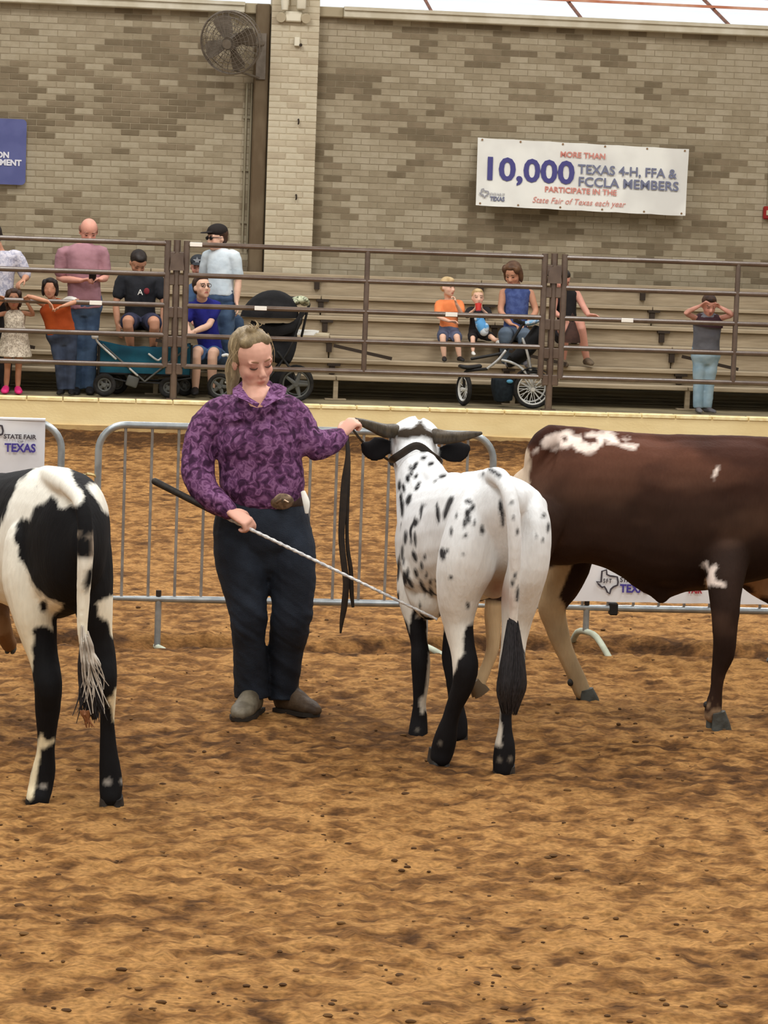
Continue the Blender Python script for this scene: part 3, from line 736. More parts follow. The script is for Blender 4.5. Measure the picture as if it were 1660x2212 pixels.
barrier(c1 - (b1 - b0), c1, 'steel crowd barrier behind the black and white cow, with a white banner')
d0 = bar_at(1140, 1300)[0]
barrier(d0 + 0.02, d0 + 0.02 + (b1 - b0), 'steel crowd barrier behind the brown steer, with a white banner', feet=(0.145, 0.84), arch=True)
mb = MB(); q = bar_at(1325, 1318); vbox(mb, q[0] - 0.022, q[0] + 0.022, BT - 0.026, BT + 0.026, bz0 - 0.035, bz0 + 0.03, 0, 0.006)
tag(mb.build('zip_tie', mat('tie_black', (30, 28, 28), rough=0.6), None, False), 'black tie wrapped on the lower tube of the right barrier', 'tie')

def barrier_banner(s0, s1, ztop, zbot, label):
    t = thing('barrier_banner', V((s0 + s1) / 2, BT - 0.03, zbot), label, 'banner', 'white banners on the barriers')
    c = [V(s0, BT - 0.03, ztop), V(s1, BT - 0.03, ztop), V(s1, BT - 0.03, zbot), V(s0, BT - 0.03, zbot)]
    sheet(c, 24, 8, 0.012, 0.003, 5).build('sheet', mat('barrier_vinyl', (238, 240, 244), (222, 225, 232), 2, 0.5), t)
    mb = MB(); mb.box(V((s0 + s1) / 2, BT, ztop + 0.004), (s1 - s0, 0.075, 0.008), RVEN); mb.build('top_fold', MATS['barrier_vinyl'], t, False)
    return t
M_ink = mat('print_ink', (70, 66, 74), rough=0.6); M_violet = mat('print_violet', (72, 62, 150), rough=0.6); M_crimson = mat('print_crimson', (168, 50, 62), rough=0.6)
BD = BT - 0.046; YB = float(V(0, BT, 0)[1])
def bar_text(s, px, py, hpx, m, parent, fitpx, weight=0.0):
    size = hpx * m_px(14.4) / 0.7; k = dict(align='LEFT', weight=weight, extrude=0.001)
    me, co = text_mesh(s, size, **k); w = co[:, 0].max() - co[:, 0].min(); bpy.data.meshes.remove(me)
    return place_text(s, size, vat(px, py, BD), AX, (0, 0, 1), 'lettering', m, parent, xscale=fitpx * m_px(14.4) / w, **k)
zt = bar_at(98, 921)[1]; b = barrier_banner(c1 - 1.85, bar_at(97, 960)[0], bz1 + 0.012, zt - 0.42, 'white barrier banner behind the black and white cow at the left edge')
bar_text('STATE FAIR', 8, 947, 9, M_ink, b, 68, 0.001); bar_text('OF', 38, 956, 4, M_ink, b, 12); bar_text('TEXAS', 10, 975, 17, M_violet, b, 65, 0.002)
texas_outline(-46, 950, 50, 45, BD, 14.4, M_ink, b, 0.005, AX, np.array([0, 0, 1.0]))
b = barrier_banner(bar_at(1160, 1290)[0], bar_at(1160, 1290)[0] + 1.75, bz1 - 0.03, bar_at(1400, 1299)[1], 'white barrier banner seen under the belly of the brown steer')
texas_outline(1288, 1277, 48, 47, BD, 14.4, M_ink, b, 0.0045, AX, np.array([0, 0, 1.0]))
bar_text('S F T', 1304, 1259, 9, M_ink, b, 18, 0.001); bar_text('STATE FAIR', 1340, 1257, 10, M_ink, b, 70, 0.001); bar_text('TEXAS', 1340, 1279, 17, M_violet, b, 66, 0.002)
bar_text('FAIR', 1488, 1281, 14, M_crimson, b, 30, 0.002)

# =================================================================== CATTLE
def T(mb, L, n=14, k=3, side=(1, 0, 0), cap='round', exp=2.0):
    """limb or trunk: list of (px, py, Y, radius px [, second radius px]) sighted at distance Y"""
    P = [at(a[0], a[1], a[2]) for a in L]
    R = [(a[3] * m_px(a[2]), (a[4] if len(a) > 4 else a[3]) * m_px(a[2])) for a in L]
    mb.tube(P, R, n, k=k, side=side, cap=cap, exp=exp); return mb
def patch(co, pts, Y, rough=0.012, scale=26, seed=1):
    """coat patch: outline laid on the animal's own rear (or side) plane at distance Y, with a ragged hair edge"""
    P = np.array([at(a, b, Y) for a, b in pts])
    n1 = (fbm(co * scale, 3, seed) - 0.5) * 2; n2 = (fbm(co * scale + 31.7, 3, seed + 5) - 0.5) * 2
    k = Y / co[:, 1]                      # outline follows the surface at its own distance
    x = co[:, 0] * k; z = CAMH + (co[:, 2] - CAMH) * k
    return inpoly(x + n1 * rough, z + n2 * rough, P[:, [0, 2]].tolist())
def blobs(co, L, Y, seed=1, rough=0.25):
    m = np.zeros(len(co), bool); w = 1 + rough * 2 * (fbm(co * np.array([30, 30, 22]), 2, seed) - 0.5)
    k = Y / co[:, 1]; x = co[:, 0] * k; z = CAMH + (co[:, 2] - CAMH) * k
    for b in L:
        px, py, rx, ry = b[:4]; c = at(px, py, Y); a = m_px(Y); ang = b[4] if len(b) > 4 else 0.0
        dx = x - c[0]; dz = z - c[2]; u = dx * math.cos(ang) + dz * math.sin(ang); v = -dx * math.sin(ang) + dz * math.cos(ang)
        m |= (u / (rx * a)) ** 2 + (v / (ry * a)) ** 2 < w ** 2
    return m
M_coat = mat_attr('cattle_coat', 0.75, 0.25, 90, 0.10, vary=0.05, stretch=(1, 1, 0.25))
M_horn = mat('horn', (78, 68, 54), (54, 46, 36), 18, 0.45, 0.2, 60, stretch=(4, 1, 1), lo=0.35, hi=0.65)
M_hoof = mat('hoof_black', (34, 33, 34), (58, 54, 50), 16, 0.55, 0.3, 60)
M_hoof2 = mat('hoof_slate', (82, 86, 84), (62, 62, 58), 16, 0.5, 0.3, 60)
M_strap = mat('halter_leather', (36, 30, 26), (48, 38, 30), 30, 0.5)
def hoof(parent, px, py, Y, wpx, hpx, m, yaw=0.0, lean=0.0, name='hoof'):
    """cloven hoof, sole at (px, py)"""
    mb = MB(); a = m_px(Y); b = at(px, py, Y); w, h = wpx * a / 2, hpx * a
    d = np.array([math.sin(yaw), math.cos(yaw), 0]); e = np.array([d[1], -d[0], 0])
    for s in (-1, 1):
        c = b + e * s * w * 0.5
        up = np.array([0, 0, 1.0])
        P = [c + d * w * 0.42, c + d * w * 0.34 + up * h * 0.3, c + d * w * 0.16 + up * h * 0.68, c + d * w * 0.02 + up * h]
        mb.tube(P, [(w * 0.53, w * 1.16), (w * 0.51, w * 1.02), (w * 0.47, w * 0.82), (w * 0.42, w * 0.66)], 12, k=2, side=e, exp=2.3)
    if lean:
        v = np.vstack(mb.v); R = np.array(Matrix.Rotation(lean, 3, Vector(e))); v = (v - b) @ R.T + b; v[:, 2] -= min(0, (v[:, 2] - b[2]).min()) ; mb.v = [v]
    return mb.build(name, m, parent)
def dewclaws(parent, L, m):
    for px, py, Y, r in L:
        mb = MB(); mb.ell(at(px, py, Y), (r * m_px(Y), r * m_px(Y), r * 1.25 * m_px(Y)), None, 10, 8); mb.build('dewclaw', m, parent)
def col_mix(n, base): return np.tile(np.array(lin(base)), (n, 1))

# ------------------------------------------------------------------ white speckled horned cow, seen from behind
root = thing('cow', gnd(1000, 1655), 'white horned cow with black speckles and black legs, seen from behind, held by the handler', 'cow', None)
b = MB()
# trunk from rump to chest
T(b, [(1112, 1082, 10.80, 28, 36), (1104, 1092, 10.87, 66, 60), (1086, 1118, 10.99, 98, 94), (1070, 1144, 11.15, 116, 124), (1045, 1152, 11.35, 120, 132), (1012, 1162, 11.55, 122, 138), (978, 1172, 11.75, 118, 142), (952, 1172, 11.95, 98, 140), (932, 1150, 12.12, 76, 112), (922, 1120, 12.24, 44, 70)], 24, 4, exp=2.25)
# hip bones, pin bones, spine ridge
for q in ((1160, 1086, 11.02, 22), (1004, 1086, 11.3, 22), (1112, 1066, 10.92, 24)): T(b, [(q[0] - 4, q[1], q[2] - 0.06, q[3] * 0.8), (q[0], q[1] + 6, q[2], q[3]), (q[0], q[1] + 22, q[2] + 0.12, q[3])], 10, 2)
T(b, [(1074, 1036, 10.88, 20), (1062, 1032, 11.0, 22), (1040, 1035, 11.3, 20), (1005, 1042, 11.6, 22), (962, 1048, 11.9, 28)], 10, 3)
# neck and head (turned away)
T(b, [(935, 1130, 11.95, 78, 92), (922, 1085, 12.05, 66, 78), (908, 1040, 12.15, 54, 64), (899, 1000, 12.25, 48, 54), (896, 965, 12.32, 48, 46)], 18, 4)
T(b, [(962, 1060, 11.85, 30), (930, 1025, 12.05, 32), (904, 985, 12.22, 30)], 10, 3)
T(b, [(896, 945, 12.28, 46, 34), (896, 948, 12.36, 54, 44), (892, 965, 12.5, 46, 46), (884, 990, 12.66, 34, 36), (878, 1005, 12.78, 30, 28), (876, 1010, 12.84, 24, 22)], 16, 3)
T(b, [(862, 934, 12.3, 20, 16), (880, 928, 12.3, 24, 17), (900, 924, 12.3, 27, 18), (920, 930, 12.3, 24, 17), (934, 938, 12.3, 20, 16)], 12, 3)
# ears
for pts in ([(850, 968, 12.32, 10, 8), (832, 966, 12.30, 21, 9), (812, 970, 12.29, 27, 9), (796, 968, 12.29, 20, 8), (786, 960, 12.29, 9, 6)], [(946, 978, 12.32, 10, 8), (964, 977, 12.30, 20, 9), (984, 977, 12.29, 24, 9), (1002, 971, 12.29, 19, 8), (1011, 966, 12.29, 9, 6)]):
    T(b, pts, 12, 3, side=(0, 0, 1))
# hind legs
T(b, [(1040, 1092, 11.02, 54, 66), (1028, 1145, 10.98, 64, 84), (1008, 1215, 10.96, 66, 80), (990, 1285, 10.97, 49, 60), (990, 1345, 10.98, 35, 44), (1000, 1400, 10.95, 28, 34), (1006, 1440, 10.92, 29, 32), (1000, 1480, 10.93, 25, 27), (984, 1520, 10.96, 20, 22), (973, 1555, 10.98, 19, 20), (964, 1590, 11.0, 24, 23), (957, 1618, 11.02, 25, 24), (952, 1636, 11.02, 23, 22)], 16, 3)
T(b, [(1140, 1100, 10.96, 40, 66), (1146, 1150, 10.90, 43, 82), (1141, 1220, 10.88, 44, 76), (1126, 1285, 10.9, 42, 58), (1117, 1345, 10.92, 33, 44), (1109, 1400, 10.9, 27, 34), (1105, 1445, 10.86, 28, 30), (1100, 1485, 10.88, 21, 25), (1094, 1530, 10.9, 15, 18), (1092, 1575, 10.9, 16, 18), (1091, 1610, 10.9, 22, 22), (1090, 1640, 10.9, 24, 23), (1089, 1662, 10.9, 23, 22)], 16, 3)
# fore legs
T(b, [(905, 1215, 11.85, 46, 60), (893, 1285, 11.8, 36, 44), (898, 1340, 11.75, 27, 30), (906, 1390, 11.72, 21, 23), (909, 1425, 11.7, 23, 24), (909, 1465, 11.7, 18, 18), (907, 1515, 11.7, 15, 16), (906, 1555, 11.7, 20, 19), (903, 1585, 11.68, 22, 20), (902, 1602, 11.67, 21, 20)], 14, 3)
T(b, [(1000, 1225, 11.75, 44, 60), (990, 1300, 11.7, 32, 40), (980, 1360, 11.66, 24, 26), (974, 1420, 11.62, 21, 23), (978, 1465, 11.6, 15, 16), (986, 1520, 11.6, 15, 15), (991, 1560, 11.6, 18, 17), (992, 1585, 11.6, 18, 17)], 12, 3)
# flank folds and udder, belly
T(b, [(1070, 1225, 11.1, 36, 40), (1066, 1268, 11.15, 30, 26)], 12, 2)
T(b, [(936, 1225, 11.65, 70, 74), (928, 1275, 11.7, 56, 56), (930, 1300, 11.62, 36, 44)], 14, 2)
# tail
T(b, [(1062, 1034, 11.02, 20), (1070, 1028, 10.86, 20), (1085, 1036, 10.74, 18), (1099, 1060, 10.64, 16), (1108, 1105, 10.60, 16), (1112, 1165, 10.60, 16), (1113, 1225, 10.62, 14), (1111, 1285, 10.64, 12), (1109, 1340, 10.66, 11), (1108, 1370, 10.66, 9)], 10, 4)
def coat_white(co, no):
    c = col_mix(len(co), (234, 237, 240))
    g = fbm(co * 3.2, 3, 5)[:, None]; c = c * (0.94 + 0.10 * g)
    Y = 11.2; blk = np.zeros(len(co), bool)
    L = [(1063, 1018, 14, 6, -0.5), (1076, 1027, 10, 6, -0.5), (1043, 1025, 4, 5), (945, 1110, 5, 26, 0.15), (965, 1100, 7, 30, -0.25), (973, 1085, 5, 14, -0.4), (1012, 1085, 12, 5, -0.3), (1020, 1098, 6, 12, -0.5), (1009, 1110, 8, 12), (1003, 1130, 5, 13), (1012, 1125, 5, 10), (1024, 1130, 3, 9), (1041, 1146, 6, 12, 0.1), (974, 1150, 4, 12), (985, 1116, 3, 8), (1005, 1158, 5, 6), (896, 1165, 4, 20, 0.1), (875, 1163, 5, 20), (887, 1170, 3, 9), (895, 1203, 6, 15, 0.35), (917, 1205, 4, 8), (910, 1225, 4, 12, 0.2), (880, 1240, 4, 14), (898, 1240, 5, 12, 0.3), (920, 1245, 4, 8), (929, 1258, 4, 8), (885, 1260, 6, 16, 0.5), (912, 1268, 5, 18, 0.5), (930, 1280, 5, 14, 0.3), (955, 1197, 8, 16, 0.2), (965, 1190, 5, 6), (1081, 1095, 6, 18, 0.1), (1085, 1120, 5, 22, 0.1), (1105, 1087, 6, 4, 0.5), (1108, 1120, 3, 7), (1117, 1150, 4, 9), (1184, 1140, 4, 12), (1174, 1115, 6, 6), (1158, 1160, 3, 5), (1172, 1168, 3, 7), (1112, 1245, 4, 9), (1106, 1262, 5, 10), (1117, 1285, 4, 20), (973, 1248, 5, 5), (1000, 1198, 3, 4), (1010, 1310, 5, 9, 0.2), (868, 1195, 4, 18), (860, 1230, 4, 30), (871, 1215, 3, 12)]
    blk |= blobs(co, [(q[0], q[1], q[2] * 0.86, q[3] * 0.9) + tuple(q[4:]) for q in L], Y, 3, 0.32) & (co[:, 1] < 12.0)
    # neck and shoulder flecks
    N = [(885, 1012, 3, 6), (1000, 1060, 4, 12, -0.4), (960, 1075, 4, 14, -0.4), (935, 1090, 4, 10, -0.5), (915, 1110, 3, 9, -0.5), (945, 1060, 5, 8, -0.6), (985, 1045, 6, 4, -0.3), (896, 1008, 5, 14, -0.5), (880, 1035, 5, 9), (888, 1025, 5, 6), (862, 1050, 4, 14), (871, 1055, 4, 10, 0.2), (866, 1085, 4, 22, 0.1), (882, 1080, 6, 14, -0.3), (898, 1030, 4, 8, -0.4), (914, 990, 9, 5, 0.3), (930, 1003, 8, 5, 0.5), (975, 1013, 14, 4, -0.25), (955, 1030, 10, 5, 0.4), (940, 1040, 7, 3, 0.5), (905, 1045, 5, 4), (868, 1100, 4, 20), (900, 1055, 5, 8, -0.6), (915, 975, 8, 4), (1000, 1020, 9, 3, -0.2)]
    blk |= blobs(co, N, 12.1, 7) & (co[:, 1] > 11.6)
    gr = fbm(co * np.array([16, 6, 9]), 3, 19) > 0.665; blk |= gr & (co[:, 1] > 11.35) & (co[:, 2] < 1.0) & (co[:, 2] > 0.55)
    gr = fbm(co * np.array([14, 5, 7]), 3, 23) > 0.685; blk |= gr & (co[:, 1] > 11.7) & (co[:, 2] >= 0.9)
    # dark crown behind the horns, black ears
    head = co[:, 1] > 12.05
    crown = head & patch(co, [(842, 938), (862, 928), (890, 922), (905, 910), (922, 920), (944, 940), (946, 952), (900, 945), (845, 948)], 12.3, 0.02, 20)
    earL = at(846, 970, 12.3)[0]; earR = at(948, 970, 12.3)[0]; blk |= head & ((co[:, 0] < earL) | (co[:, 0] > earR)) & (co[:, 2] > at(900, 1004, 12.3)[2]) & (co[:, 2] < at(900, 938, 12.3)[2])
    # legs
    z = co[:, 2]; n = (fbm(co * np.array([22, 22, 7]), 3, 29) - 0.5)
    hind = co[:, 1] < 11.35
    inner = patch(co, [(1015, 1345), (1027, 1350), (1045, 1420), (1040, 1700), (920, 1700), (930, 1540), (960, 1500), (985, 1440), (1002, 1400)], 10.98, 0.032, 20) & hind
    blk |= inner & (co[:, 0] < at(1055, 1500, 10.9)[0])
    n2 = (fbm(co * np.array([34, 34, 9]), 3, 33) - 0.5)
    right = hind & (co[:, 0] > at(1058, 1500, 10.9)[0]) & (z + n * 0.45 + n2 * 0.4 < at(1105, 1440, 10.9)[2]); blk |= right
    ws = right & (co[:, 0] + n * 0.05 < at(1082, 1500, 10.9)[0]) & (z > at(1090, 1610, 10.9)[2]); blk &= ~ws
    n2 = (fbm(co * np.array([34, 34, 9]), 3, 33) - 0.5)
    fore = (co[:, 1] >= 11.35) & (z + n * 0.6 + n2 * 0.45 < at(900, 1300, 11.75)[2]); blk |= fore
    wf = fore & (co[:, 0] + n * 0.16 + n2 * 0.05 > at(922, 1500, 11.7)[0]) & (co[:, 0] < at(940, 1500, 11.7)[0]) & (z > at(900, 1540, 11.7)[2]); blk &= ~wf
    dew = blobs(co, [(950, 1607, 5, 5), (1078, 1642, 5, 6), (1102, 1641, 5, 6), (901, 1578, 5, 4)], 10.98, 3); blk &= ~dew
    hip = blk & (co[:, 1] < 11.75) & (z > 0.6); c[blk] = np.array(lin((30, 29, 31))); c[hip] = np.array(lin((58, 58, 60))) * (0.5 + fbm(co[hip] * 14, 2, 51)[:, None]); c[crown] = np.array(lin((62, 53, 44)))
    c[dew & (z < 0.25)] = np.array(lin((120, 118, 116)))
    # creamier hair low on the thighs and in the cleft
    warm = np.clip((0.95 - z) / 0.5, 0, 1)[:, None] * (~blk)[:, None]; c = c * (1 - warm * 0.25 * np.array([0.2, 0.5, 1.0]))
    pink = np.exp(-(((co[:, 0] - at(1075, 1275, 11)[0]) / 0.05) ** 2 + ((z - at(1075, 1275, 11)[2]) / 0.06) ** 2))[:, None] * (~blk)[:, None]; c = c * (1 - pink * np.array([0.45, 0.62, 0.68]))
    return c
hide = lambda co, no: 0.016 * (fbm(co * 4.5, 2, 91) - 0.5) + 0.006 * (fbm(co * np.array([16, 16, 9]), 3, 92) - 0.5)
solid(b, 'body', M_coat, root, 0.0085, 5, coat_white, displace=hide, soft=7)
for pts, lab in (([(852, 931, 12.28, 16), (830, 930, 12.24, 15), (808, 922, 12.2, 12), (786, 914, 12.16, 9), (768, 908, 12.13, 6)], None), ([(940, 942, 12.28, 17), (962, 945, 12.25, 15), (990, 944, 12.2, 12), (1016, 940, 12.17, 9), (1039, 936, 12.14, 4)], None)):
    mb = MB(); T(mb, pts, 14, 4); mb.build('horn', M_horn, root)
hoof(root, 950, 1660, 11.02, 46, 40, M_hoof, -0.3, -0.25); hoof(root, 1089, 1684, 10.9, 50, 34, M_hoof, -0.05)
hoof(root, 902, 1620, 11.67, 42, 30, M_hoof); hoof(root, 992, 1602, 11.6, 38, 28, M_hoof)
mb = MB(); rng = np.random.RandomState(4)
CORE = [(1108, 1338, 9), (1108, 1380, 16), (1108, 1430, 22), (1106, 1475, 28), (1103, 1505, 24), (1101, 1530, 8)]
T(mb, [(a, b_, 10.66, c_) for a, b_, c_ in CORE], 16, 3)
for i in range(170):
    ph = rng.rand() * 2 * math.pi; u0 = rng.rand() * 2.2; n = 5; pts = []; ext = 0.9 + 0.9 * rng.rand(); dr = rng.normal(0, 0.12)
    for j in range(n):
        u = min(u0 + (4.9 - u0) * j / (n - 1), 4.999); k = int(u); w = u - k; a, b_ = CORE[k], CORE[k + 1]
        x = a[0] + (b_[0] - a[0]) * w; y = a[1] + (b_[1] - a[1]) * w; r = a[2] + (b_[2] - a[2]) * w
        r = r * (1.02 + 0.10 * j / n * ext) + (6 * rng.rand() if j == n - 1 else 0); p = ph + dr * j
        pts.append((x + math.cos(p) * r, y + (18 * rng.rand() if j == n - 1 else 0), 10.66 + math.sin(p) * r * m_px(10.66), (2.6, 3.4, 3.2, 2.4, 0.7)[j]))
    T(mb, pts, 5, 2, cap='flat')
mb.build('tail_switch', mat('black_hair', (26, 25, 28), (44, 42, 46), 40, 0.55, stretch=(6, 6, 1)), root)
# halter: strap over the poll behind the ears
mb = MB(); HP = [(846, 998, 12.22), (850, 992, 12.14), (868, 980, 12.125), (886, 968, 12.12), (900, 963, 12.12), (914, 968, 12.13), (930, 982, 12.14), (946, 994, 12.17), (950, 1000, 12.26)]
mb.tube([at(*p) for p in HP], [(0.005, 0.017)] * len(HP), 8, k=3, side=(0, 1, 0)); mb.tube([at(846, 1000, 12.3), at(868, 1012, 12.6), at(880, 1014, 12.9)], 0.012, 6); mb.tube([at(950, 1000, 12.3), at(925, 1012, 12.6), at(890, 1014, 12.9)], 0.012, 6)
mb.build('halter', M_strap, root)

# ------------------------------------------------------------------ black and white cow at the left edge
root = thing('cow', gnd(100, 1745), 'large black and white patched cow at the left edge, seen from behind', 'cow', None)
b = MB()
T(b, [(178, 1170, 9.72, 26, 50), (168, 1172, 9.82, 62, 112), (154, 1172, 9.95, 84, 146), (138, 1172, 10.12, 102, 160), (112, 1172, 10.35, 116, 166), (82, 1168, 10.6, 122, 156), (40, 1162, 10.85, 126, 144), (-10, 1160, 11.1, 124, 138), (-60, 1158, 11.35, 114, 134), (-100, 1142, 11.6, 86, 114), (-125, 1115, 11.75, 50, 70)], 26, 4, exp=2.3)
for q in ((26, 1112, 10.32, 24), (188, 1082, 10.12, 26), (200, 1105, 9.98, 22), (128, 1048, 10.0, 30)): T(b, [(q[0], q[1], q[2] - 0.05, q[3] * 0.8), (q[0], q[1] + 8, q[2], q[3]), (q[0] + 4, q[1] + 30, q[2] + 0.1, q[3])], 10, 2)
T(b, [(140, 1045, 9.84, 24), (120, 1034, 9.98, 26), (105, 1030, 10.25, 24), (85, 1034, 10.6, 24), (45, 1040, 10.95, 24)], 10, 3)
T(b, [(-95, 1110, 11.55, 70, 90), (-115, 1060, 11.8, 54, 66), (-130, 1010, 12.0, 44, 50), (-140, 985, 12.15, 46, 44), (-150, 1010, 12.4, 36, 38), (-155, 1030, 12.6, 28, 28)], 16, 3)
T(b, [(70, 1180, 10.15, 62, 90), (66, 1255, 10.1, 62, 80), (74, 1320, 10.06, 50, 60), (84, 1375, 10.05, 41, 48), (96, 1430, 10.02, 33, 38), (104, 1478, 9.98, 31, 34), (103, 1525, 10.0, 28, 29), (101, 1575, 10.02, 22, 23), (98, 1620, 10.03, 20, 20), (95, 1660, 10.04, 24, 22), (88, 1700, 10.04, 26, 24), (82, 1726, 10.02, 25, 24)], 16, 3)
T(b, [(190, 1180, 9.98, 52, 90), (196, 1255, 9.95, 50, 80), (204, 1320, 9.95, 42, 58), (212, 1375, 9.96, 34, 44), (224, 1425, 9.95, 29, 36), (232, 1468, 9.92, 23, 28), (233, 1505, 9.94, 20, 23), (232, 1555, 9.97, 16, 18), (234, 1610, 9.98, 17, 18), (237, 1655, 9.98, 23, 21), (240, 1695, 9.98, 27, 24), (240, 1722, 9.97, 26, 24)], 16, 3)
T(b, [(-15, 1240, 11.2, 44, 56), (-8, 1310, 11.15, 30, 36), (4, 1356, 11.1, 22, 24), (20, 1392, 11.3, 15, 16)], 12, 3)
T(b, [(-95, 1240, 11.3, 44, 56), (-98, 1330, 11.3, 26, 28), (-98, 1420, 11.3, 20, 22), (-98, 1520, 11.3, 15, 16), (-98, 1590, 11.3, 20, 20), (-98, 1630, 11.3, 22, 20)], 12, 3)
T(b, [(130, 1270, 10.2, 34, 40), (128, 1305, 10.25, 26, 22)], 12, 2)
T(b, [(150, 1050, 9.80, 22), (172, 1075, 9.66, 20), (182, 1115, 9.60, 18), (185, 1170, 9.58, 17), (184, 1230, 9.58, 16), (180, 1290, 9.60, 13), (178, 1340, 9.60, 11), (181, 1390, 9.60, 10)], 10, 4)
def coat_holstein(co, no):
    W = np.array(lin((240, 238, 228))); K = np.array(lin((25, 25, 27)))
    Y = 10.05; w = np.zeros(len(co), bool)
    w |= patch(co, [(76, 1012), (100, 990), (150, 1000), (152, 1024), (160, 1046), (178, 1064), (181, 1080), (172, 1092), (160, 1098), (150, 1092), (136, 1101), (128, 1096), (118, 1076), (108, 1071), (95, 1085), (72, 1097), (62, 1124), (47, 1120), (33, 1134), (30, 1160), (38, 1190), (40, 1208), (56, 1226), (63, 1250), (76, 1276), (100, 1294), (120, 1301), (136, 1310), (120, 1325), (112, 1340), (112, 1365), (104, 1356), (90, 1351), (70, 1358), (72, 1385), (66, 1402), (71, 1425), (66, 1440), (71, 1482), (40, 1480), (-40, 1330), (-30, 1180), (0, 1135), (18, 1090), (40, 1040)], Y, 0.010, 30, 3) & (co[:, 1] < 11.0)
    w |= patch(co, [(187, 1048), (250, 1040), (250, 1120), (226, 1108), (205, 1078)], Y, 0.008, 30, 4) & (co[:, 1] < 10.6)
    w |= patch(co, [(207, 1303), (222, 1298), (250, 1286), (262, 1330), (250, 1385), (240, 1373), (233, 1352), (224, 1336), (210, 1332), (214, 1316)], Y, 0.010, 30, 5) & (co[:, 1] < 10.4)
    w |= patch(co, [(82, 1604), (86, 1582), (98, 1600), (118, 1598), (118, 1606), (104, 1612), (86, 1620), (84, 1650), (76, 1690), (70, 1725), (50, 1740), (60, 1690), (70, 1640)], Y, 0.008, 40, 6) & (co[:, 1] < 10.4)
    w |= patch(co, [(246, 1490), (262, 1480), (258, 1540), (244, 1562), (240, 1530), (230, 1512), (244, 1506)], Y, 0.006, 40, 8) & (co[:, 1] < 10.3)
    w &= ~blobs(co, [(93, 1311, 9, 13), (76, 1055, 2, 2)], Y, 3)
    dew = blobs(co, [(92, 1699, 9, 6), (231, 1691, 9, 7), (262, 1688, 5, 6)], 10.0, 3)
    tail = (co[:, 1] < 9.66) & (co[:, 2] < at(184, 1150, 9.6)[2])
    n = fbm(co * np.array([30, 30, 9]), 3, 9)
    tg = tail & (co[:, 2] > at(184, 1205, 9.6)[2]); tw = tail & ~tg
    w |= tw & (n < 0.62)
    c = np.where(w[:, None], W, K)
    c[dew] = np.array(lin((150, 146, 140))); c[tg & (n > 0.42)] = np.array(lin((150, 138, 124)))
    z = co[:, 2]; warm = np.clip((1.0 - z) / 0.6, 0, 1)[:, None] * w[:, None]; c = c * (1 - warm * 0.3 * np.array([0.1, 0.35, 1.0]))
    dirt = (co[:, 1] > 11.0) & (z < 0.7) & (co[:, 0] > at(-60, 1300, 11.1)[0]); c[dirt] = np.array(lin((128, 96, 66)))
    return c
solid(b, 'body', M_coat, root, 0.009, 5, coat_holstein, displace=hide, soft=7)
hoof(root, 80, 1757, 10.02, 54, 36, M_hoof, -0.15); hoof(root, 240, 1753, 9.97, 54, 34, M_hoof); hoof(root, -98, 1655, 11.3, 46, 32, M_hoof); hoof(root, 22, 1412, 11.3, 24, 26, M_hoof2, 0.1, 0.5)
mb = MB(); rng = np.random.RandomState(8)
def lock(mb, x0, y0, x1, y1, r, Y, wav=9):
    ph = rng.rand() * 6
    T(mb, [(x0 + (x1 - x0) * u + wav * math.sin(ph + u * 6) * u, y0 + (y1 - y0) * u, Y + rng.normal(0, 0.006), max(0.7, r * (1.15 - u) * min(1, u * 3 + 0.5))) for u in (0, 0.25, 0.5, 0.75, 1.0)], 6, 2, cap='flat')
mbw = MB()
T(mb, [(181, 1385, 9.605, 10), (186, 1430, 9.61, 15), (194, 1480, 9.61, 18), (200, 1525, 9.61, 15), (204, 1548, 9.61, 7)], 12, 3)
for i in range(46): u = rng.rand(); lock(mb, 176 + 12 * u, 1370 + 60 * rng.rand(), 176 + 46 * u + rng.normal(0, 5), 1525 + 40 * rng.rand(), 4.2, 9.60)
mb.build('tail_switch', mat('black_hair', (26, 25, 28)), root)
for i in range(30): u = rng.rand(); lock(mbw, 174 + 16 * u, 1350 + 40 * rng.rand(), 182 + 46 * u + rng.normal(0, 4), 1450 + 100 * rng.rand(), 2.8, 9.575)
mbw.build('tail_switch', mat('white_hair', (206, 200, 190), (160, 150, 138), 20, 0.6), root)['label'] = 'white strands in the tail switch'
mbw = MB()
for i in range(8): lock(mbw, 182 + rng.normal(0, 4), 1535, 188 + rng.normal(0, 7), 1572, 4.0, 9.575, 4)
mbw.build('tail_tip', mat('soiled_hair', (128, 82, 50)), root)['label'] = 'dirt stained tip of the tail'

# ------------------------------------------------------------------ brown steer crossing behind, facing right
root = thing('steer', gnd(1400, 1560), 'dark brown steer with a white speckled rump walking off to the right', 'cow', None)
b = MB()
SD = (0, 0, 1)
T(b, [(1136, 1052, 12.42, 50, 34), (1150, 1060, 12.42, 98, 66), (1172, 1070, 12.42, 132, 92), (1215, 1078, 12.42, 146, 108), (1280, 1080, 12.42, 140, 112), (1350, 1090, 12.42, 150, 116), (1430, 1110, 12.42, 165, 118), (1510, 1112, 12.42, 166, 114), (1590, 1104, 12.42, 160, 108), (1660, 1098, 12.44, 148, 96), (1730, 1085, 12.46, 118, 76), (1790, 1060, 12.5, 84, 56)], 26, 4, side=SD, exp=2.35)
T(b, [(1190, 938, 12.42, 22, 26), (1260, 942, 12.42, 20, 26), (1340, 950, 12.42, 18, 26), (1440, 957, 12.42, 20, 28), (1560, 962, 12.42, 24, 30), (1660, 968, 12.42, 26, 34)], 12, 3, side=SD)
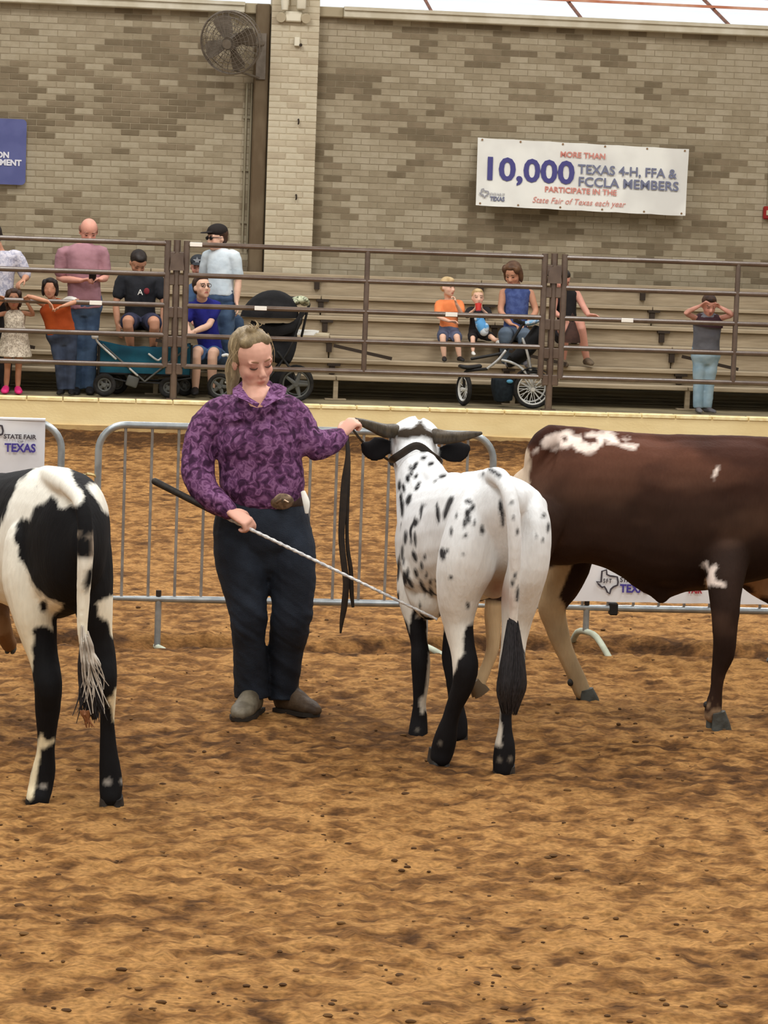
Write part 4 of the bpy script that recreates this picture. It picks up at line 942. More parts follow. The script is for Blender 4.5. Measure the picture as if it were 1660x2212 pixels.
T(b, [(1194, 944, 12.4, 24, 30), (1174, 954, 12.38, 26, 30), (1160, 980, 12.38, 26, 28), (1154, 1020, 12.38, 22, 24), (1152, 1070, 12.36, 15, 20), (1156, 1130, 12.34, 13, 16)], 12, 3)
# neck, head beyond the frame
T(b, [(1740, 1050, 12.46, 100, 60), (1810, 1000, 12.48, 78, 48), (1870, 960, 12.5, 60, 42), (1915, 960, 12.52, 54, 40), (1965, 1000, 12.52, 36, 34), (1995, 1030, 12.52, 30, 28)], 16, 3, side=SD)
# sheath and brisket
T(b, [(1340, 1186, 12.38, 44, 44), (1384, 1226, 12.36, 44, 38), (1418, 1262, 12.36, 34, 26), (1430, 1290, 12.36, 17, 15)], 12, 3, side=(1, 0, 0))
T(b, [(1436, 1276, 12.36, 20, 18), (1474, 1244, 12.36, 38, 32), (1524, 1216, 12.38, 50, 50)], 12, 3, side=SD)
T(b, [(1255, 1160, 12.5, 50, 40), (1288, 1186, 12.5, 24, 18), (1330, 1196, 12.5, 20, 14)], 12, 3, side=SD)
# far hind leg (pale shank), near hind leg lifted, near fore leg, far fore leg swinging
T(b, [(1215, 1120, 12.62, 70, 46), (1232, 1205, 12.64, 52, 40), (1212, 1262, 12.66, 46, 32), (1194, 1306, 12.68, 32, 26), (1200, 1345, 12.7, 26, 22), (1216, 1395, 12.7, 21, 18), (1236, 1440, 12.7, 18, 16), (1250, 1472, 12.7, 19, 16), (1260, 1496, 12.7, 19, 17)], 16, 3)
T(b, [(1170, 1120, 12.22, 56, 46), (1130, 1205, 12.2, 52, 40), (1088, 1270, 12.2, 38, 30), (1068, 1320, 12.2, 22, 21), (1066, 1365, 12.2, 17, 16), (1064, 1405, 12.2, 16, 15), (1052, 1440, 12.2, 16, 15), (1040, 1466, 12.2, 16, 15), (1034, 1484, 12.2, 15, 14)], 14, 3)
T(b, [(1580, 1060, 12.44, 70, 56), (1572, 1140, 12.36, 62, 52), (1568, 1205, 12.24, 52, 46), (1567, 1262, 12.13, 40, 36), (1568, 1320, 12.07, 32, 27), (1567, 1378, 12.05, 27, 24), (1563, 1415, 12.05, 25, 22), (1553, 1452, 12.05, 18, 17), (1548, 1490, 12.05, 15, 15), (1543, 1520, 12.05, 20, 17), (1540, 1545, 12.05, 21, 19)], 16, 3)
T(b, [(1600, 1170, 12.55, 60, 44), (1628, 1235, 12.6, 42, 30), (1660, 1275, 12.62, 28, 22), (1700, 1310, 12.64, 21, 20), (1712, 1350, 12.64, 17, 16), (1700, 1400, 12.64, 16, 15), (1690, 1430, 12.64, 18, 16)], 14, 3)
def coat_steer(co, no):
    c = col_mix(len(co), (47, 32, 25)); n = fbm(co * 3.2, 4, 5)[:, None]; n = np.clip((n - 0.3) / 0.4, 0, 1); c = c * (0.62 + 0.7 * n); m2 = np.clip((fbm(co * np.array([3, 3, 4.5]) + 7, 4, 66) - 0.52) / 0.16, 0, 1)[:, None]; c = c * (1 - 0.45 * m2) + 0.45 * m2 * np.array(lin((92, 68, 54)))
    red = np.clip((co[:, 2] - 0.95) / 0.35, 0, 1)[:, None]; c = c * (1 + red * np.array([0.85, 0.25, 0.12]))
    Y = 12.3; w = patch(co, [(1148, 978), (1180, 944), (1212, 932), (1232, 930), (1240, 940), (1260, 940), (1280, 935), (1322, 934), (1340, 946), (1378, 954), (1374, 976), (1358, 972), (1348, 968), (1324, 958), (1300, 960), (1284, 972), (1270, 980), (1246, 978), (1232, 966), (1210, 974), (1192, 978), (1178, 966), (1160, 972)], Y, 0.028, 18, 3)
    w &= fbm(co * np.array([24, 9, 30]), 3, 41) < 0.62
    w |= patch(co, [(1538, 1030), (1546, 1012), (1553, 1008), (1550, 1022), (1542, 1036)], 12.2, 0.006, 40, 4)
    w |= patch(co, [(1516, 1222), (1524, 1216), (1530, 1230), (1546, 1218), (1548, 1232), (1540, 1240), (1545, 1256), (1566, 1262), (1568, 1272), (1548, 1268), (1538, 1262), (1530, 1272), (1524, 1258), (1530, 1240)], 12.15, 0.012, 30, 5) & (co[:, 1] < 12.4)
    w &= (co[:, 1] < 12.55)
    c[w] = np.array(lin((228, 212, 202)))
    cream = np.array(lin((196, 172, 136))); z = co[:, 2]
    f = patch(co, [(1150, 1246), (1196, 1224), (1232, 1220), (1224, 1250), (1208, 1290), (1226, 1322), (1246, 1370), (1300, 1490), (1300, 1540), (1230, 1545), (1150, 1340)], 12.66, 0.014, 14, 9) & (co[:, 1] > 12.45)
    c[f] = cream * (0.7 + 0.6 * n[f])
    hl2 = (co[:, 0] < at(1110, 1300, 12.2)[0]) & (z < at(1070, 1300, 12.2)[2] ); c[hl2] = cream * (0.8 + 0.4 * n[hl2])
    tn = (fbm(co * np.array([18, 18, 8]), 3, 27) - 0.5) * 0.12; tail = (co[:, 0] + tn < at(1143, 1000, 12.4)[0]) & (z > at(1140, 1046, 12.4)[2]) & (z + tn < at(1140, 972, 12.4)[2]); c[tail] = np.array(lin((206, 186, 164)))
    fl = (co[:, 0] > at(1480, 1400, 12.1)[0]) & (z < at(1540, 1505, 12.05)[2]) & (fbm(co * 18, 2, 3) > 0.45); c[fl] = np.array(lin((148, 122, 96)))
    far = (co[:, 1] > 12.5) & (co[:, 0] > at(1600, 1240, 12.6)[0]) & (z < 0.72) & (fbm(co * 6, 3, 12) > 0.46); c[far] = np.array(lin((150, 118, 88)))
    return np.clip(c, 0, 1)
solid(b, 'body', M_coat, root, 0.0105, 9, coat_steer, displace=hide, soft=7)
dewclaws(root, [(1233, 1474, 12.68, 7), (1238, 1479, 12.72, 6), (1526, 1522, 12.05, 6)], M_hoof)
hoof(root, 1262, 1522, 12.7, 44, 36, M_hoof2, 1.2); hoof(root, 1033, 1508, 12.2, 34, 34, mat('hoof_tan', (96, 80, 60), rough=0.6), 1.2, 0.45)
hoof(root, 1545, 1583, 12.05, 46, 48, M_hoof2, 1.1); hoof(root, 1688, 1462, 12.64, 40, 40, M_hoof2, 1.2, 0.6)
for pts in ([(1915, 915, 12.4, 14), (1920, 890, 12.2, 12), (1935, 870, 12.05, 6)], [(1915, 915, 12.6, 14), (1920, 890, 12.8, 12), (1935, 870, 12.95, 6)]):
    mb = MB(); T(mb, pts, 12, 3); mb.build('horn', M_horn, root)

# =================================================================== PEOPLE
M_skin = mat_attr('skin', 0.55, 0.0, 60, 0.35, sss=0.05, vary=0.03)
SKIN = {'fair': (222, 172, 150), 'pink': (214, 156, 138), 'tan': (196, 144, 116), 'brown': (176, 126, 98), 'light': (226, 184, 160)}
def frame_from(f, roll=0.0, up=(0, 0, 1)):
    f = unit(f); u = np.asarray(up, float); u = unit(u - f * (u @ f)); s = np.cross(f, u)   # s: the figure's right-hand side
    c, q = math.cos(roll), math.sin(roll); return np.stack([s * c + u * q, f, u * c - s * q], 1)   # columns: side, front, up
def head(mb, c, h, R, girl=False):
    P = lambda s, f, u: c + R @ (np.array([s, f, u]) * h)
    E = lambda s, f, u, rs, rf, ru, nu=16, nv=12: mb.ell(P(s, f, u), (rs * h, rf * h, ru * h), R, nu, nv)
    E(0, -0.05, 0.13, 0.325, 0.395, 0.355); E(0, 0.06, -0.13, 0.28, 0.29, 0.33); E(0, 0.14, -0.29, 0.22, 0.20, 0.18); E(0, 0.225, -0.41, 0.115, 0.09, 0.08)
    for s in (-1, 1):
        E(s * 0.15, 0.20, -0.13, 0.115, 0.115, 0.12, 10, 8); E(s * 0.335, -0.05, -0.06, 0.035, 0.085, 0.115, 10, 8); E(s * 0.13, 0.29, 0.085, 0.105, 0.05, 0.035, 10, 6); E(s * 0.048, 0.395, -0.155, 0.032, 0.035, 0.028, 8, 6)
        E(s * 0.13, 0.262, 0.005, 0.062, 0.062, 0.048, 10, 8)
    mb.tube([P(0, 0.30, 0.05), P(0, 0.345, -0.04), P(0, 0.402, -0.125), P(0, 0.375, -0.165)], np.array([0.036, 0.042, 0.054, 0.040]) * h, 10, k=3, side=R[:, 0], cap='round')
    E(0, 0.325, -0.262, 0.088, 0.05, 0.024, 10, 6); E(0, 0.315, -0.302, 0.075, 0.05, 0.026, 10, 6)
def face_paint(c, h, R, skin, brow=(90, 66, 48), lips=(186, 104, 98), open_eyes=True, flush=0.15, fine=False):
    S = np.array(lin(skin)); B = np.array(lin(brow)); L = np.array(lin(lips))
    def f(co, no):
        q = ((co - c) @ R) / h; col = np.tile(S, (len(co), 1)); s, fr, u = np.abs(q[:, 0]), q[:, 1], q[:, 2]
        hd = (np.linalg.norm(q, axis=1) < 0.75) & (fr > 0.15)
        ck = np.exp(-(((s - 0.17) / 0.1) ** 2 + ((u + 0.14) / 0.1) ** 2)) * hd; col = col * (1 - ck[:, None] * flush * np.array([0.0, 0.6, 0.6]))
        if fine:      # eye socket shade painted in as a soft reddish darkening
            g = np.exp(-(((s - 0.135) / 0.085) ** 2 + ((u + 0.0) / 0.045) ** 2)) * hd; col = col * (1 - g[:, None] * np.array([0.32, 0.50, 0.52]))
            g = np.exp(-((s / 0.085) ** 2 + ((u + 0.282) / 0.036) ** 2) ** 2) * hd * (fr > 0.3); col = col * (1 - g[:, None] * np.array([0.18, 0.46, 0.44])); return col
        ey = hd & (((s - 0.13) / (0.060 if open_eyes else 0.074)) ** 2 + ((u - (0.0 if open_eyes else -0.02)) / (0.024 if open_eyes else 0.036)) ** 2 < 1); col[ey] = np.array(lin((58, 44, 38) if open_eyes else (104, 62, 52)))
        br = hd & (((s - 0.135) / 0.088) ** 2 + ((u - 0.088 - 0.02 * (s / 0.2)) / 0.018) ** 2 < 1); col[br] = B
        lp = hd & ((s / 0.088) ** 2 + ((u + 0.282) / 0.038) ** 2 < 1) & (fr > 0.3); col[lp] = L
        ns = hd & (((s - 0.035) / 0.016) ** 2 + ((u + 0.185) / 0.012) ** 2 < 1); col[ns] = S * 0.35
        return col
    return f
def hand(mb, w, d, n, k=1.0, curl=0.5, thumb=1, spread=0.12, idx=None):
    """palm and five bent fingers; d along the hand, n the side the fingers close towards"""
    d = unit(d); n = unit(np.asarray(n, float) - d * (np.asarray(n, float) @ d)); s = np.cross(d, n)
    mb.tube([w - d * 0.015 * k, w + d * 0.03 * k, w + d * 0.07 * k, w + d * 0.092 * k], [(0.026 * k, 0.019 * k), (0.036 * k, 0.017 * k), (0.041 * k, 0.015 * k), (0.039 * k, 0.012 * k)], 12, k=2, side=s, cap='round')
    for i, (l, o) in enumerate(((0.070, -1.5), (0.079, -0.5), (0.074, 0.5), (0.058, 1.5))):
        cu = curl if (idx is None or i != idx[0]) else idx[1]
        o = o * thumb * -1.0 if thumb < 0 else o
        o2 = -o * 1.0
        b = w + d * 0.088 * k + s * (o2 * 0.0205 * k); P = [b]; a = 0
        for seg, da in ((0.46, 0.75), (0.30, 1.0), (0.24, 0.75)):
            a += da * cu; dd = d * math.cos(a) + n * math.sin(a) + s * (o2 * spread * 0.35 * (1 - min(1, cu)))
            P.append(P[-1] + unit(dd) * l * seg * k)
        mb.tube(P, np.array([0.0095, 0.0092, 0.0085, 0.0072]) * k, 8, k=2, side=s, cap='round')
    ts = s * (1.0)
    b = w + d * 0.028 * k + ts * 0.030 * k
    P = [b, b + unit(d * 0.7 + ts * 0.7 + n * 0.25) * 0.038 * k, b + unit(d * 0.7 + ts * 0.7 + n * 0.25) * 0.038 * k + unit(d * 0.9 + ts * 0.15 + n * (0.3 + curl * 0.5)) * 0.032 * k, b + unit(d * 0.7 + ts * 0.7 + n * 0.25) * 0.038 * k + unit(d * 0.9 + ts * 0.15 + n * (0.3 + curl * 0.5)) * 0.032 * k + unit(d * 0.9 - ts * 0.1 + n * (0.4 + curl * 0.7)) * 0.022 * k]
    mb.tube(P, np.array([0.0135, 0.0115, 0.010, 0.008]) * k, 8, k=2, side=n, cap='round')
def shoe_mb(heel, toe, k=1.0, high=0.0, fat=1.0, rise=1.0):
    up = np.array([0, 0, 1.0]); d = toe - heel; d[2] = 0; L = np.linalg.norm(d); d = unit(d); s = np.cross(d, up); mb = MB()
    S = [(0.02, 0.034, 0.034, 0.034), (0.18, 0.038, 0.044, 0.044), (0.40, 0.040, 0.045, 0.043), (0.62, 0.046, 0.036, 0.034), (0.82, 0.046, 0.030, 0.027), (0.97, 0.032, 0.022, 0.021)]
    S = [(a, b, c * (rise if a < 0.5 else 1 + (rise - 1) * 0.4), e * (rise if a < 0.5 else 1 + (rise - 1) * 0.4)) for a, b, c, e in S]
    mb.tube([heel + d * L * a + up * (c * k) for a, b, c, e in S], [(b * k * fat, e * k) for a, b, c, e in S], 14, k=3, side=s, cap='round', exp=2.4)
    if high: mb.tube([heel + d * L * 0.22 + up * 0.05 * k, heel + d * L * 0.20 + up * (0.05 * k + high * 0.5), heel + d * L * 0.17 + up * (0.05 * k + high)], [(0.036 * k, 0.046 * k), (0.037 * k, 0.042 * k), (0.044 * k, 0.048 * k)], 14, k=2, side=s)
    sole = MB(); pts = []
    for a, b, c, e in S: pts.append((a, b * 1.05))
    out = [(heel + d * L * (a if a > .03 else -0.09) + s * b * k * fat) for a, b in pts] + [heel + d * L * 1.08] + [(heel + d * L * (a if a > .03 else -0.09) - s * b * k * fat) for a, b in pts[::-1]]
    n = len(out); v = [p + up * 0.0 for p in out] + [p + up * 0.016 * k for p in out]; f = [tuple(range(n - 1, -1, -1)), tuple(range(n, 2 * n))] + [(i, (i + 1) % n, n + (i + 1) % n, n + i) for i in range(n)]
    # orientation
    sole.add(v, f if np.cross(out[1] - out[0], out[-2] - out[0])[2] < 1e9 else f); return mb, sole

# ------------------------------------------------------------------ the handler in purple
GY = 12.0
root = thing('person', gnd(570, 1552), 'person in a purple patterned shirt and dark jeans leading the speckled cow', 'person')
G = lambda px, py, Y=GY: at(px, py, Y)
hR = frame_from((0.45, -0.82, -0.33), -0.20); hc = at(548, 776, 11.97); HH = 0.252
b = MB(); head(b, hc, HH, hR)
T(b, [(548, 812, 12.0, 25, 26), (551, 842, 11.99, 27, 27), (556, 866, 11.95, 32, 30), (558, 890, 11.96, 44, 36)], 16, 3)
T(b, [(555, 870, 12.0, 60, 40), (556, 900, 12.0, 86, 54), (560, 950, 12.0, 84, 60), (565, 1010, 12.0, 78, 60), (570, 1060, 12.0, 72, 58), (568, 1110, 12.0, 86, 62), (568, 1160, 12.0, 88, 62)], 18, 3)
T(b, [(488, 888, 12.0, 24), (446, 930, 11.98, 28), (434, 985, 11.95, 28), (434, 1028, 11.9, 26), (452, 1066, 11.85, 22), (480, 1090, 11.8, 18), (497, 1102, 11.78, 14, 13)], 14, 3)
T(b, [(622, 888, 12.0, 24), (652, 925, 12.0, 26), (668, 958, 11.98, 25), (700, 957, 12.0, 22), (722, 949, 12.03, 17), (734, 943, 12.05, 13, 12)], 14, 3)
T(b, [(518, 1130, 11.98, 50, 50), (522, 1200, 11.96, 48), (532, 1290, 11.95, 38), (538, 1340, 11.94, 31), (541, 1400, 11.98, 27), (545, 1480, 12.02, 20), (550, 1525, 12.03, 17)], 14, 3)
T(b, [(618, 1130, 12.02, 50, 50), (628, 1200, 12.0, 48), (632, 1290, 11.98, 38), (628, 1340, 11.98, 31), (620, 1400, 12.05, 27), (615, 1480, 12.1, 20), (618, 1525, 12.1, 17)], 14, 3)
wr = at(497, 1103, 11.775); stick_a = at(335, 1040, 11.86); stick_b = at(935, 1334, 11.55); sd = unit(stick_b - stick_a)
hand(b, wr, unit(sd + np.array([0.0, -0.02, -0.12])), unit(np.array([0.05, 0.35, -0.9])), 1.0, 1.25, 1, idx=(0, 0.75))
wl = at(733, 943, 12.05); hand(b, wl, unit(np.array([0.52, 0.10, 0.62])), unit(np.array([0.55, 0.65, -0.5])), 0.95, 1.25, 1)
body = solid(b, 'body', M_skin, root, 0.0052, 3, face_paint(hc, HH, hR, (224, 172, 152), (150, 112, 82), (186, 116, 106), False, 0.14, True))
for sg in (-1, 1):
    PF = lambda s_, f_, u_: hc + hR @ (np.array([s_ * sg, f_, u_]) * HH)
    mb = MB(); mb.tube([PF(0.065, 0.325, -0.012), PF(0.10, 0.335, -0.026), PF(0.14, 0.330, -0.030), PF(0.18, 0.305, -0.022), PF(0.20, 0.285, -0.008)], np.array([0.004, 0.010, 0.012, 0.010, 0.004]) * HH * 1.2, 6, k=3, side=hR[:, 2]); mb.build('eyelashes', mat('lash_brown', (74, 50, 40), rough=0.7), body)
    mb = MB(); mb.tube([PF(0.055, 0.345, 0.085), PF(0.10, 0.345, 0.104), PF(0.155, 0.325, 0.108), PF(0.215, 0.27, 0.086)], [(0.012 * HH, 0.008 * HH), (0.017 * HH, 0.010 * HH), (0.014 * HH, 0.010 * HH), (0.005 * HH, 0.004 * HH)], 6, k=3, side=hR[:, 2]); mb.build('eyebrow', mat('brow_fair', (146, 108, 82), rough=0.8), body)
# shirt
def m_shirt(name, cols, scale, dist):
    m = bpy.data.materials.new(name); m.use_nodes = True; nt = m.node_tree; N = nt.nodes; L = nt.links; bs = N['Principled BSDF']; bs.inputs['Roughness'].default_value = 0.8; bs.inputs['Specular IOR Level'].default_value = 0.15
    tc = N.new('ShaderNodeTexCoord'); n = N.new('ShaderNodeTexNoise'); n.inputs['Scale'].default_value = scale; n.inputs['Detail'].default_value = 2.0; n.inputs['Distortion'].default_value = dist
    L.new(tc.outputs['Object'], n.inputs['Vector']); r = N.new('ShaderNodeValToRGB'); e = r.color_ramp.elements
    e[0].position = cols[0][0]; e[0].color = lin(cols[0][1]) + (1,); e[1].position = cols[-1][0]; e[1].color = lin(cols[-1][1]) + (1,)
    for p, c in cols[1:-1]: x = e.new(p); x.color = lin(c) + (1,)
    L.new(n.outputs['Fac'], r.inputs[0]); L.new(r.outputs[0], bs.inputs['Base Color']); MATS[name] = m; return m
M_purple = m_shirt('purple_swirl_cloth', [(0.36, (58, 32, 58)), (0.45, (84, 50, 84)), (0.52, (102, 62, 100)), (0.60, (140, 98, 138)), (0.68, (104, 64, 104))], 30, 0.9)
b = MB()
T(b, [(552, 846, 12.05, 44, 32), (553, 858, 12.04, 56, 37), (553, 872, 12.02, 74, 44), (554, 892, 12.0, 92, 58), (556, 925, 12.0, 99, 68), (560, 962, 11.98, 96, 75), (563, 1002, 11.98, 90, 74), (567, 1036, 11.98, 93, 78), (571, 1062, 11.98, 88, 76), (573, 1080, 11.99, 80, 68)], 24, 3, exp=2.2)
T(b, [(490, 882, 12.01, 32, 34), (466, 900, 12.0, 37, 38), (440, 935, 11.98, 38, 40), (429, 985, 11.95, 37, 38), (429, 1028, 11.9, 36, 36), (447, 1066, 11.85, 31, 32), (478, 1090, 11.8, 25, 25), (493, 1101, 11.785, 21, 20)], 16, 3, cap='round')
T(b, [(620, 882, 12.01, 32, 34), (638, 900, 12.0, 34, 36), (654, 930, 12.0, 34, 36), (668, 962, 11.97, 34, 34), (698, 959, 12.0, 33, 32), (724, 949, 12.03, 25, 25), (735, 943, 12.05, 20, 19)], 16, 3)
def folds(co, no): return 0.011 * (fbm(co * np.array([9, 9, 16]), 3, 5) - 0.5) + 0.008 * (fbm(co * np.array([26, 26, 34]), 2, 6) - 0.5)
solid(b, 'shirt', M_purple, root, 0.0075, 4, None, displace=folds)
def flap(pts, Ys, th=0.008):
    mb = MB(); P = np.array([at(p[0], p[1], y) for p, y in zip(pts, Ys)]); n = len(P); nr = np.array([0, -1.0, 0.15])
    v = list(P + nr * th) + list(P); area = sum((P[i][0] * P[(i + 1) % n][2] - P[(i + 1) % n][0] * P[i][2]) for i in range(n))
    f = [tuple(range(n)), tuple(range(2 * n - 1, n - 1, -1))] + [(n + i, n + (i + 1) % n, (i + 1) % n, i) for i in range(n)]
    if area < 0: f = [q[::-1] for q in f]
    return mb.add(v, f)
M_purple2 = m_shirt('purple_collar_cloth', [(0.38, (74, 40, 74)), (0.5, (112, 70, 112)), (0.62, (138, 98, 140))], 26, 2.0)
flap([(517, 830), (503, 840), (503, 853), (534, 867), (556, 880), (561, 872), (538, 858), (522, 836)], [11.98, 11.93, 11.84, 11.80, 11.80, 11.81, 11.84, 11.93]).build('collar', M_purple2, root, False)
flap([(592, 828), (583, 838), (574, 858), (563, 874), (572, 880), (596, 866), (616, 858), (620, 838), (606, 830)], [11.98, 11.90, 11.84, 11.80, 11.80, 11.82, 11.85, 11.93, 11.98]).build('collar', M_purple2, root, False)
flap([(600, 886), (640, 892), (641, 903), (620, 911), (598, 899)], [11.85, 11.87, 11.87, 11.85, 11.85], 0.006).build('pocket_flap', M_purple2, root, False)
flap([(487, 893), (527, 890), (528, 902), (508, 910), (487, 904)], [11.87, 11.85, 11.85, 11.85, 11.87], 0.006).build('pocket_flap', M_purple2, root, False)
mb = MB(); 
for pts, r in (([(484, 1090, 11.79), (496, 1098, 11.78)], 22.5), ([(728, 947, 12.035), (738, 941, 12.05)], 21)): T(mb, [(*p, r, r) for p in pts], 16, 1, cap='flat')
# jeans
M_denim = mat('dark_denim', (24, 30, 41), (38, 47, 61), 7, 0.8, 0.35, 220, lo=0.42, hi=0.72)
b = MB()
T(b, [(573, 1070, 12.0, 82, 68), (570, 1098, 12.0, 97, 78), (567, 1135, 12.0, 106, 84), (567, 1170, 12.0, 106, 80), (568, 1195, 12.0, 92, 66)], 22, 3, exp=2.3)
T(b, [(514, 1150, 11.98, 54, 66), (520, 1205, 11.96, 58, 64), (531, 1280, 11.94, 48, 52), (537, 1335, 11.92, 41, 44), (538, 1385, 11.96, 37, 41), (541, 1440, 12.0, 38, 41), (543, 1490, 12.02, 38, 42), (543, 1508, 12.02, 38, 43)], 18, 3, cap='flat')
T(b, [(622, 1150, 12.0, 54, 66), (630, 1205, 11.98, 54, 62), (633, 1280, 11.96, 49, 52), (630, 1335, 11.96, 45, 46), (620, 1385, 12.02, 41, 42), (615, 1440, 12.06, 37, 41), (612, 1490, 12.1, 34, 41), (612, 1512, 12.1, 33, 42)], 18, 3, cap='flat')
def jfold(co, no):
    w = np.exp(-((co[:, 2] - 0.48) / 0.22) ** 2) + 0.8 * np.exp(-((co[:, 2] - 0.1) / 0.12) ** 2) + 0.25
    return 0.016 * w * (fbm(co * np.array([7, 7, 20]) + co[:, [0]] * np.array([[0, 0, 14]]), 3, 15) - 0.5)
solid(b, 'jeans', M_denim, root, 0.0075, 4, None, displace=jfold)
# belt and buckle
mb = MB(); th = np.linspace(0, 2 * math.pi, 40, endpoint=False); cb = at(572.5, 1081, 11.99); P = cb + np.outer(np.sign(np.cos(th)) * np.abs(np.cos(th)) ** 0.92 * 0.170, [1, 0, 0]) + np.outer(np.sin(th) * 0.144, [0, 1, 0]) + np.outer(-np.sin(th) * 0.010 , [0, 0, 1])
mb.tube(P, [(0.021, 0.005)] * 40, 8, closed=True, side=(0, 0, 1)); belt = mb.build('belt', mat('belt_leather', (72, 52, 42), (54, 38, 30), 30, 0.55), root)
mb = MB(); c = at(609, 1083, 11.845); mb.tube([c + np.array([0, 0.010, 0]), c + np.array([0, -0.006, 0]), c + np.array([0, -0.011, 0])], [(0.052, 0.035), (0.052, 0.035), (0.044, 0.028)], 22, side=(1, 0, 0.05)); mb.tube([c + np.array([-0.025, -0.012, -0.005]), c + np.array([0, -0.014, 0.008]), c + np.array([0.028, -0.012, -0.004])], 0.006, 6, k=3)
mb.build('buckle', mat('buckle_bronze', (132, 112, 92), (98, 82, 66), 60, 0.35, metal=0.6), belt)
mb = MB(); T(mb, [(655, 1062, 11.9, 5, 2), (662, 1085, 11.88, 7.5, 2), (663, 1108, 11.88, 4, 2)], 8, 3); mb.build('number_tag', M_tag, root)['label'] = 'white paper tag at the hip'
# boots
M_boot = mat('boot_grey_leather', (112, 104, 88), (86, 78, 64), 16, 0.6, 0.3, 60); M_boot2 = mat('boot_brown_leather', (84, 68, 52), (64, 50, 38), 16, 0.6, 0.3, 60); M_sole = mat('boot_sole', (44, 38, 32), rough=0.8)
for (hx, hy), (tx, ty), m in (((557, 1538), (515, 1563), M_boot), ((607, 1538), (684, 1550), M_boot2)):
    hp, tp = gnd(hx, hy), gnd(tx, ty); hp[2] = tp[2] = 0.012; d = unit(tp - hp); 
    if np.linalg.norm(tp - hp) > 0.27: hp = tp - d * 0.27
    hp[2] = tp[2] = (ground_z(*hp[:2]) + ground_z(*tp[:2])) / 2 - 0.002; up_, so = shoe_mb(hp, tp, 1.12, 0.10, 1.0, 1.15); o = solid(up_, 'boot', m, root, 0.008, 3); so.build('sole', M_sole, o, False)
# hair: combed back, small knot on top, ponytail behind the shoulder
M_blonde = mat('hair_dark_blonde', (112, 96, 70), (150, 132, 100), 14, 0.5, 0.5, 40, stretch=(3, 3, 0.8), lo=0.36, hi=0.66)
b = MB(); P = lambda s, f, u: hc + hR @ (np.array([s, f, u]) * HH); E = lambda s, f, u, rs, rf, ru: b.ell(P(s, f, u), (rs * HH, rf * HH, ru * HH), hR, 18, 14)
E(0, -0.17, 0.165, 0.365, 0.40, 0.365); E(0, -0.07, 0.36, 0.26, 0.29, 0.17); E(0, -0.30, 0.0, 0.29, 0.22, 0.30); E(0.27, -0.10, 0.08, 0.10, 0.16, 0.20); E(-0.27, -0.10, 0.08, 0.10, 0.16, 0.20); E(0.15, 0.07, 0.37, 0.14, 0.15, 0.11); E(-0.15, 0.07, 0.37, 0.14, 0.15, 0.11)
E(0.02, -0.04, 0.545, 0.10, 0.10, 0.07); E(0, -0.48, 0.10, 0.13, 0.12, 0.13)
T(b, [(509, 770, 12.12, 16), (503, 796, 12.13, 17), (503, 822, 12.12, 15), (499, 842, 12.10, 10), (496, 858, 12.08, 5)], 12, 3)
hair = solid(b, 'hair', M_blonde, root, 0.006, 3, None, displace=lambda co, no: 0.006 * (fbm((co - hc) @ hR * np.array([70, 9, 9]), 2, 3) - 0.5))
mb = MB(); rng = np.random.RandomState(2)
for i in range(26):
    s = -1 if i % 2 else 1; a0 = P(s * 0.30, 0.05 - 0.3 * rng.rand(), 0.15 + 0.3 * rng.rand()); l = 0.05 + 0.07 * rng.rand()
    d = unit(np.array([s * -0.35 * rng.rand() * -1, -0.1, -1]) + rng.normal(0, 0.18, 3)); o_ = hR[:, 0] * s * 0.02
    mb.tube([a0, a0 + o_ + d * l * 0.5, a0 + o_ * 0.8 + d * l], [0.0013, 0.0012, 0.0006], 5, k=3)
for i in range(10):
    a0 = P(rng.normal(0, 0.05), -0.05, 0.55); d = unit(rng.normal(0, 1, 3) + np.array([0, 0, 1.2])); mb.tube([a0, a0 + d * 0.02 + np.array([0.01, 0, 0]), a0 + d * 0.035], [0.002, 0.0018, 0.0008], 5, k=3)
mb.build('loose_strand', mat('hair_flyaway', (176, 156, 120), (150, 130, 98), 20, 0.5), root)['kind'] = 'stuff'

# show stick, lead strap
st = thing('show_stick', at(640, 1186, 11.7) - np.array([0, 0, 0.02]), 'long white twisted show stick with a black grip, held by the handler', 'stick')
hand_c = at(514, 1118, 11.755); off = np.array([0, 0.012, -0.026])
A = at(335, 1040, 11.86); Bm = at(466, 1107, 11.81); C = at(945, 1338, 11.5)
mb = MB(); mb.tube([A, Bm], [0.0155, 0.0135], 14, cap='round', side=(0, 1, 0)); mb.build('grip', mat('grip_black', (40, 36, 34), (52, 48, 44), 60, 0.6), st)
mb = MB(); L = np.linalg.norm(C - Bm); n = 170; d = unit(C - Bm); P_ = [Bm + d * L * i / n for i in range(n + 1)]
mb.tube(P_, [(0.0078 + 0.0012 * math.sin(i * 1.15)) * (1 - 0.25 * i / n) for i in range(n + 1)], 8, side=(0, 1, 0)); mb.build('shaft', mat('twisted_white_shaft', (226, 226, 224), (182, 182, 184), 55, 0.4, stretch=(1, 1, 2), lo=0.45, hi=0.55), st)
ld = thing('lead_strap', at(745, 1370, 12.03), 'dark leather lead strap hanging doubled from the raised hand', 'strap')
def strap(pts, w, name='strap'):
    mb = MB(); mb.tube([at(*p[:3]) for p in pts], [(p[3] * m_px(12), 0.0022) for p in pts], 8, k=4, side=(1, 0.15, 0)); mb.build(name, M_strap, ld)
strap([(751, 938, 12.06, 3), (750, 952, 12.04, 4), (752, 985, 12.03, 5.5), (745, 1040, 12.03, 7.5), (741, 1100, 12.03, 8), (738, 1160, 12.03, 7), (743, 1215, 12.03, 7), (748, 1260, 12.03, 7), (744, 1310, 12.03, 7), (739, 1340, 12.03, 5), (736, 1368, 12.03, 2)], 7)
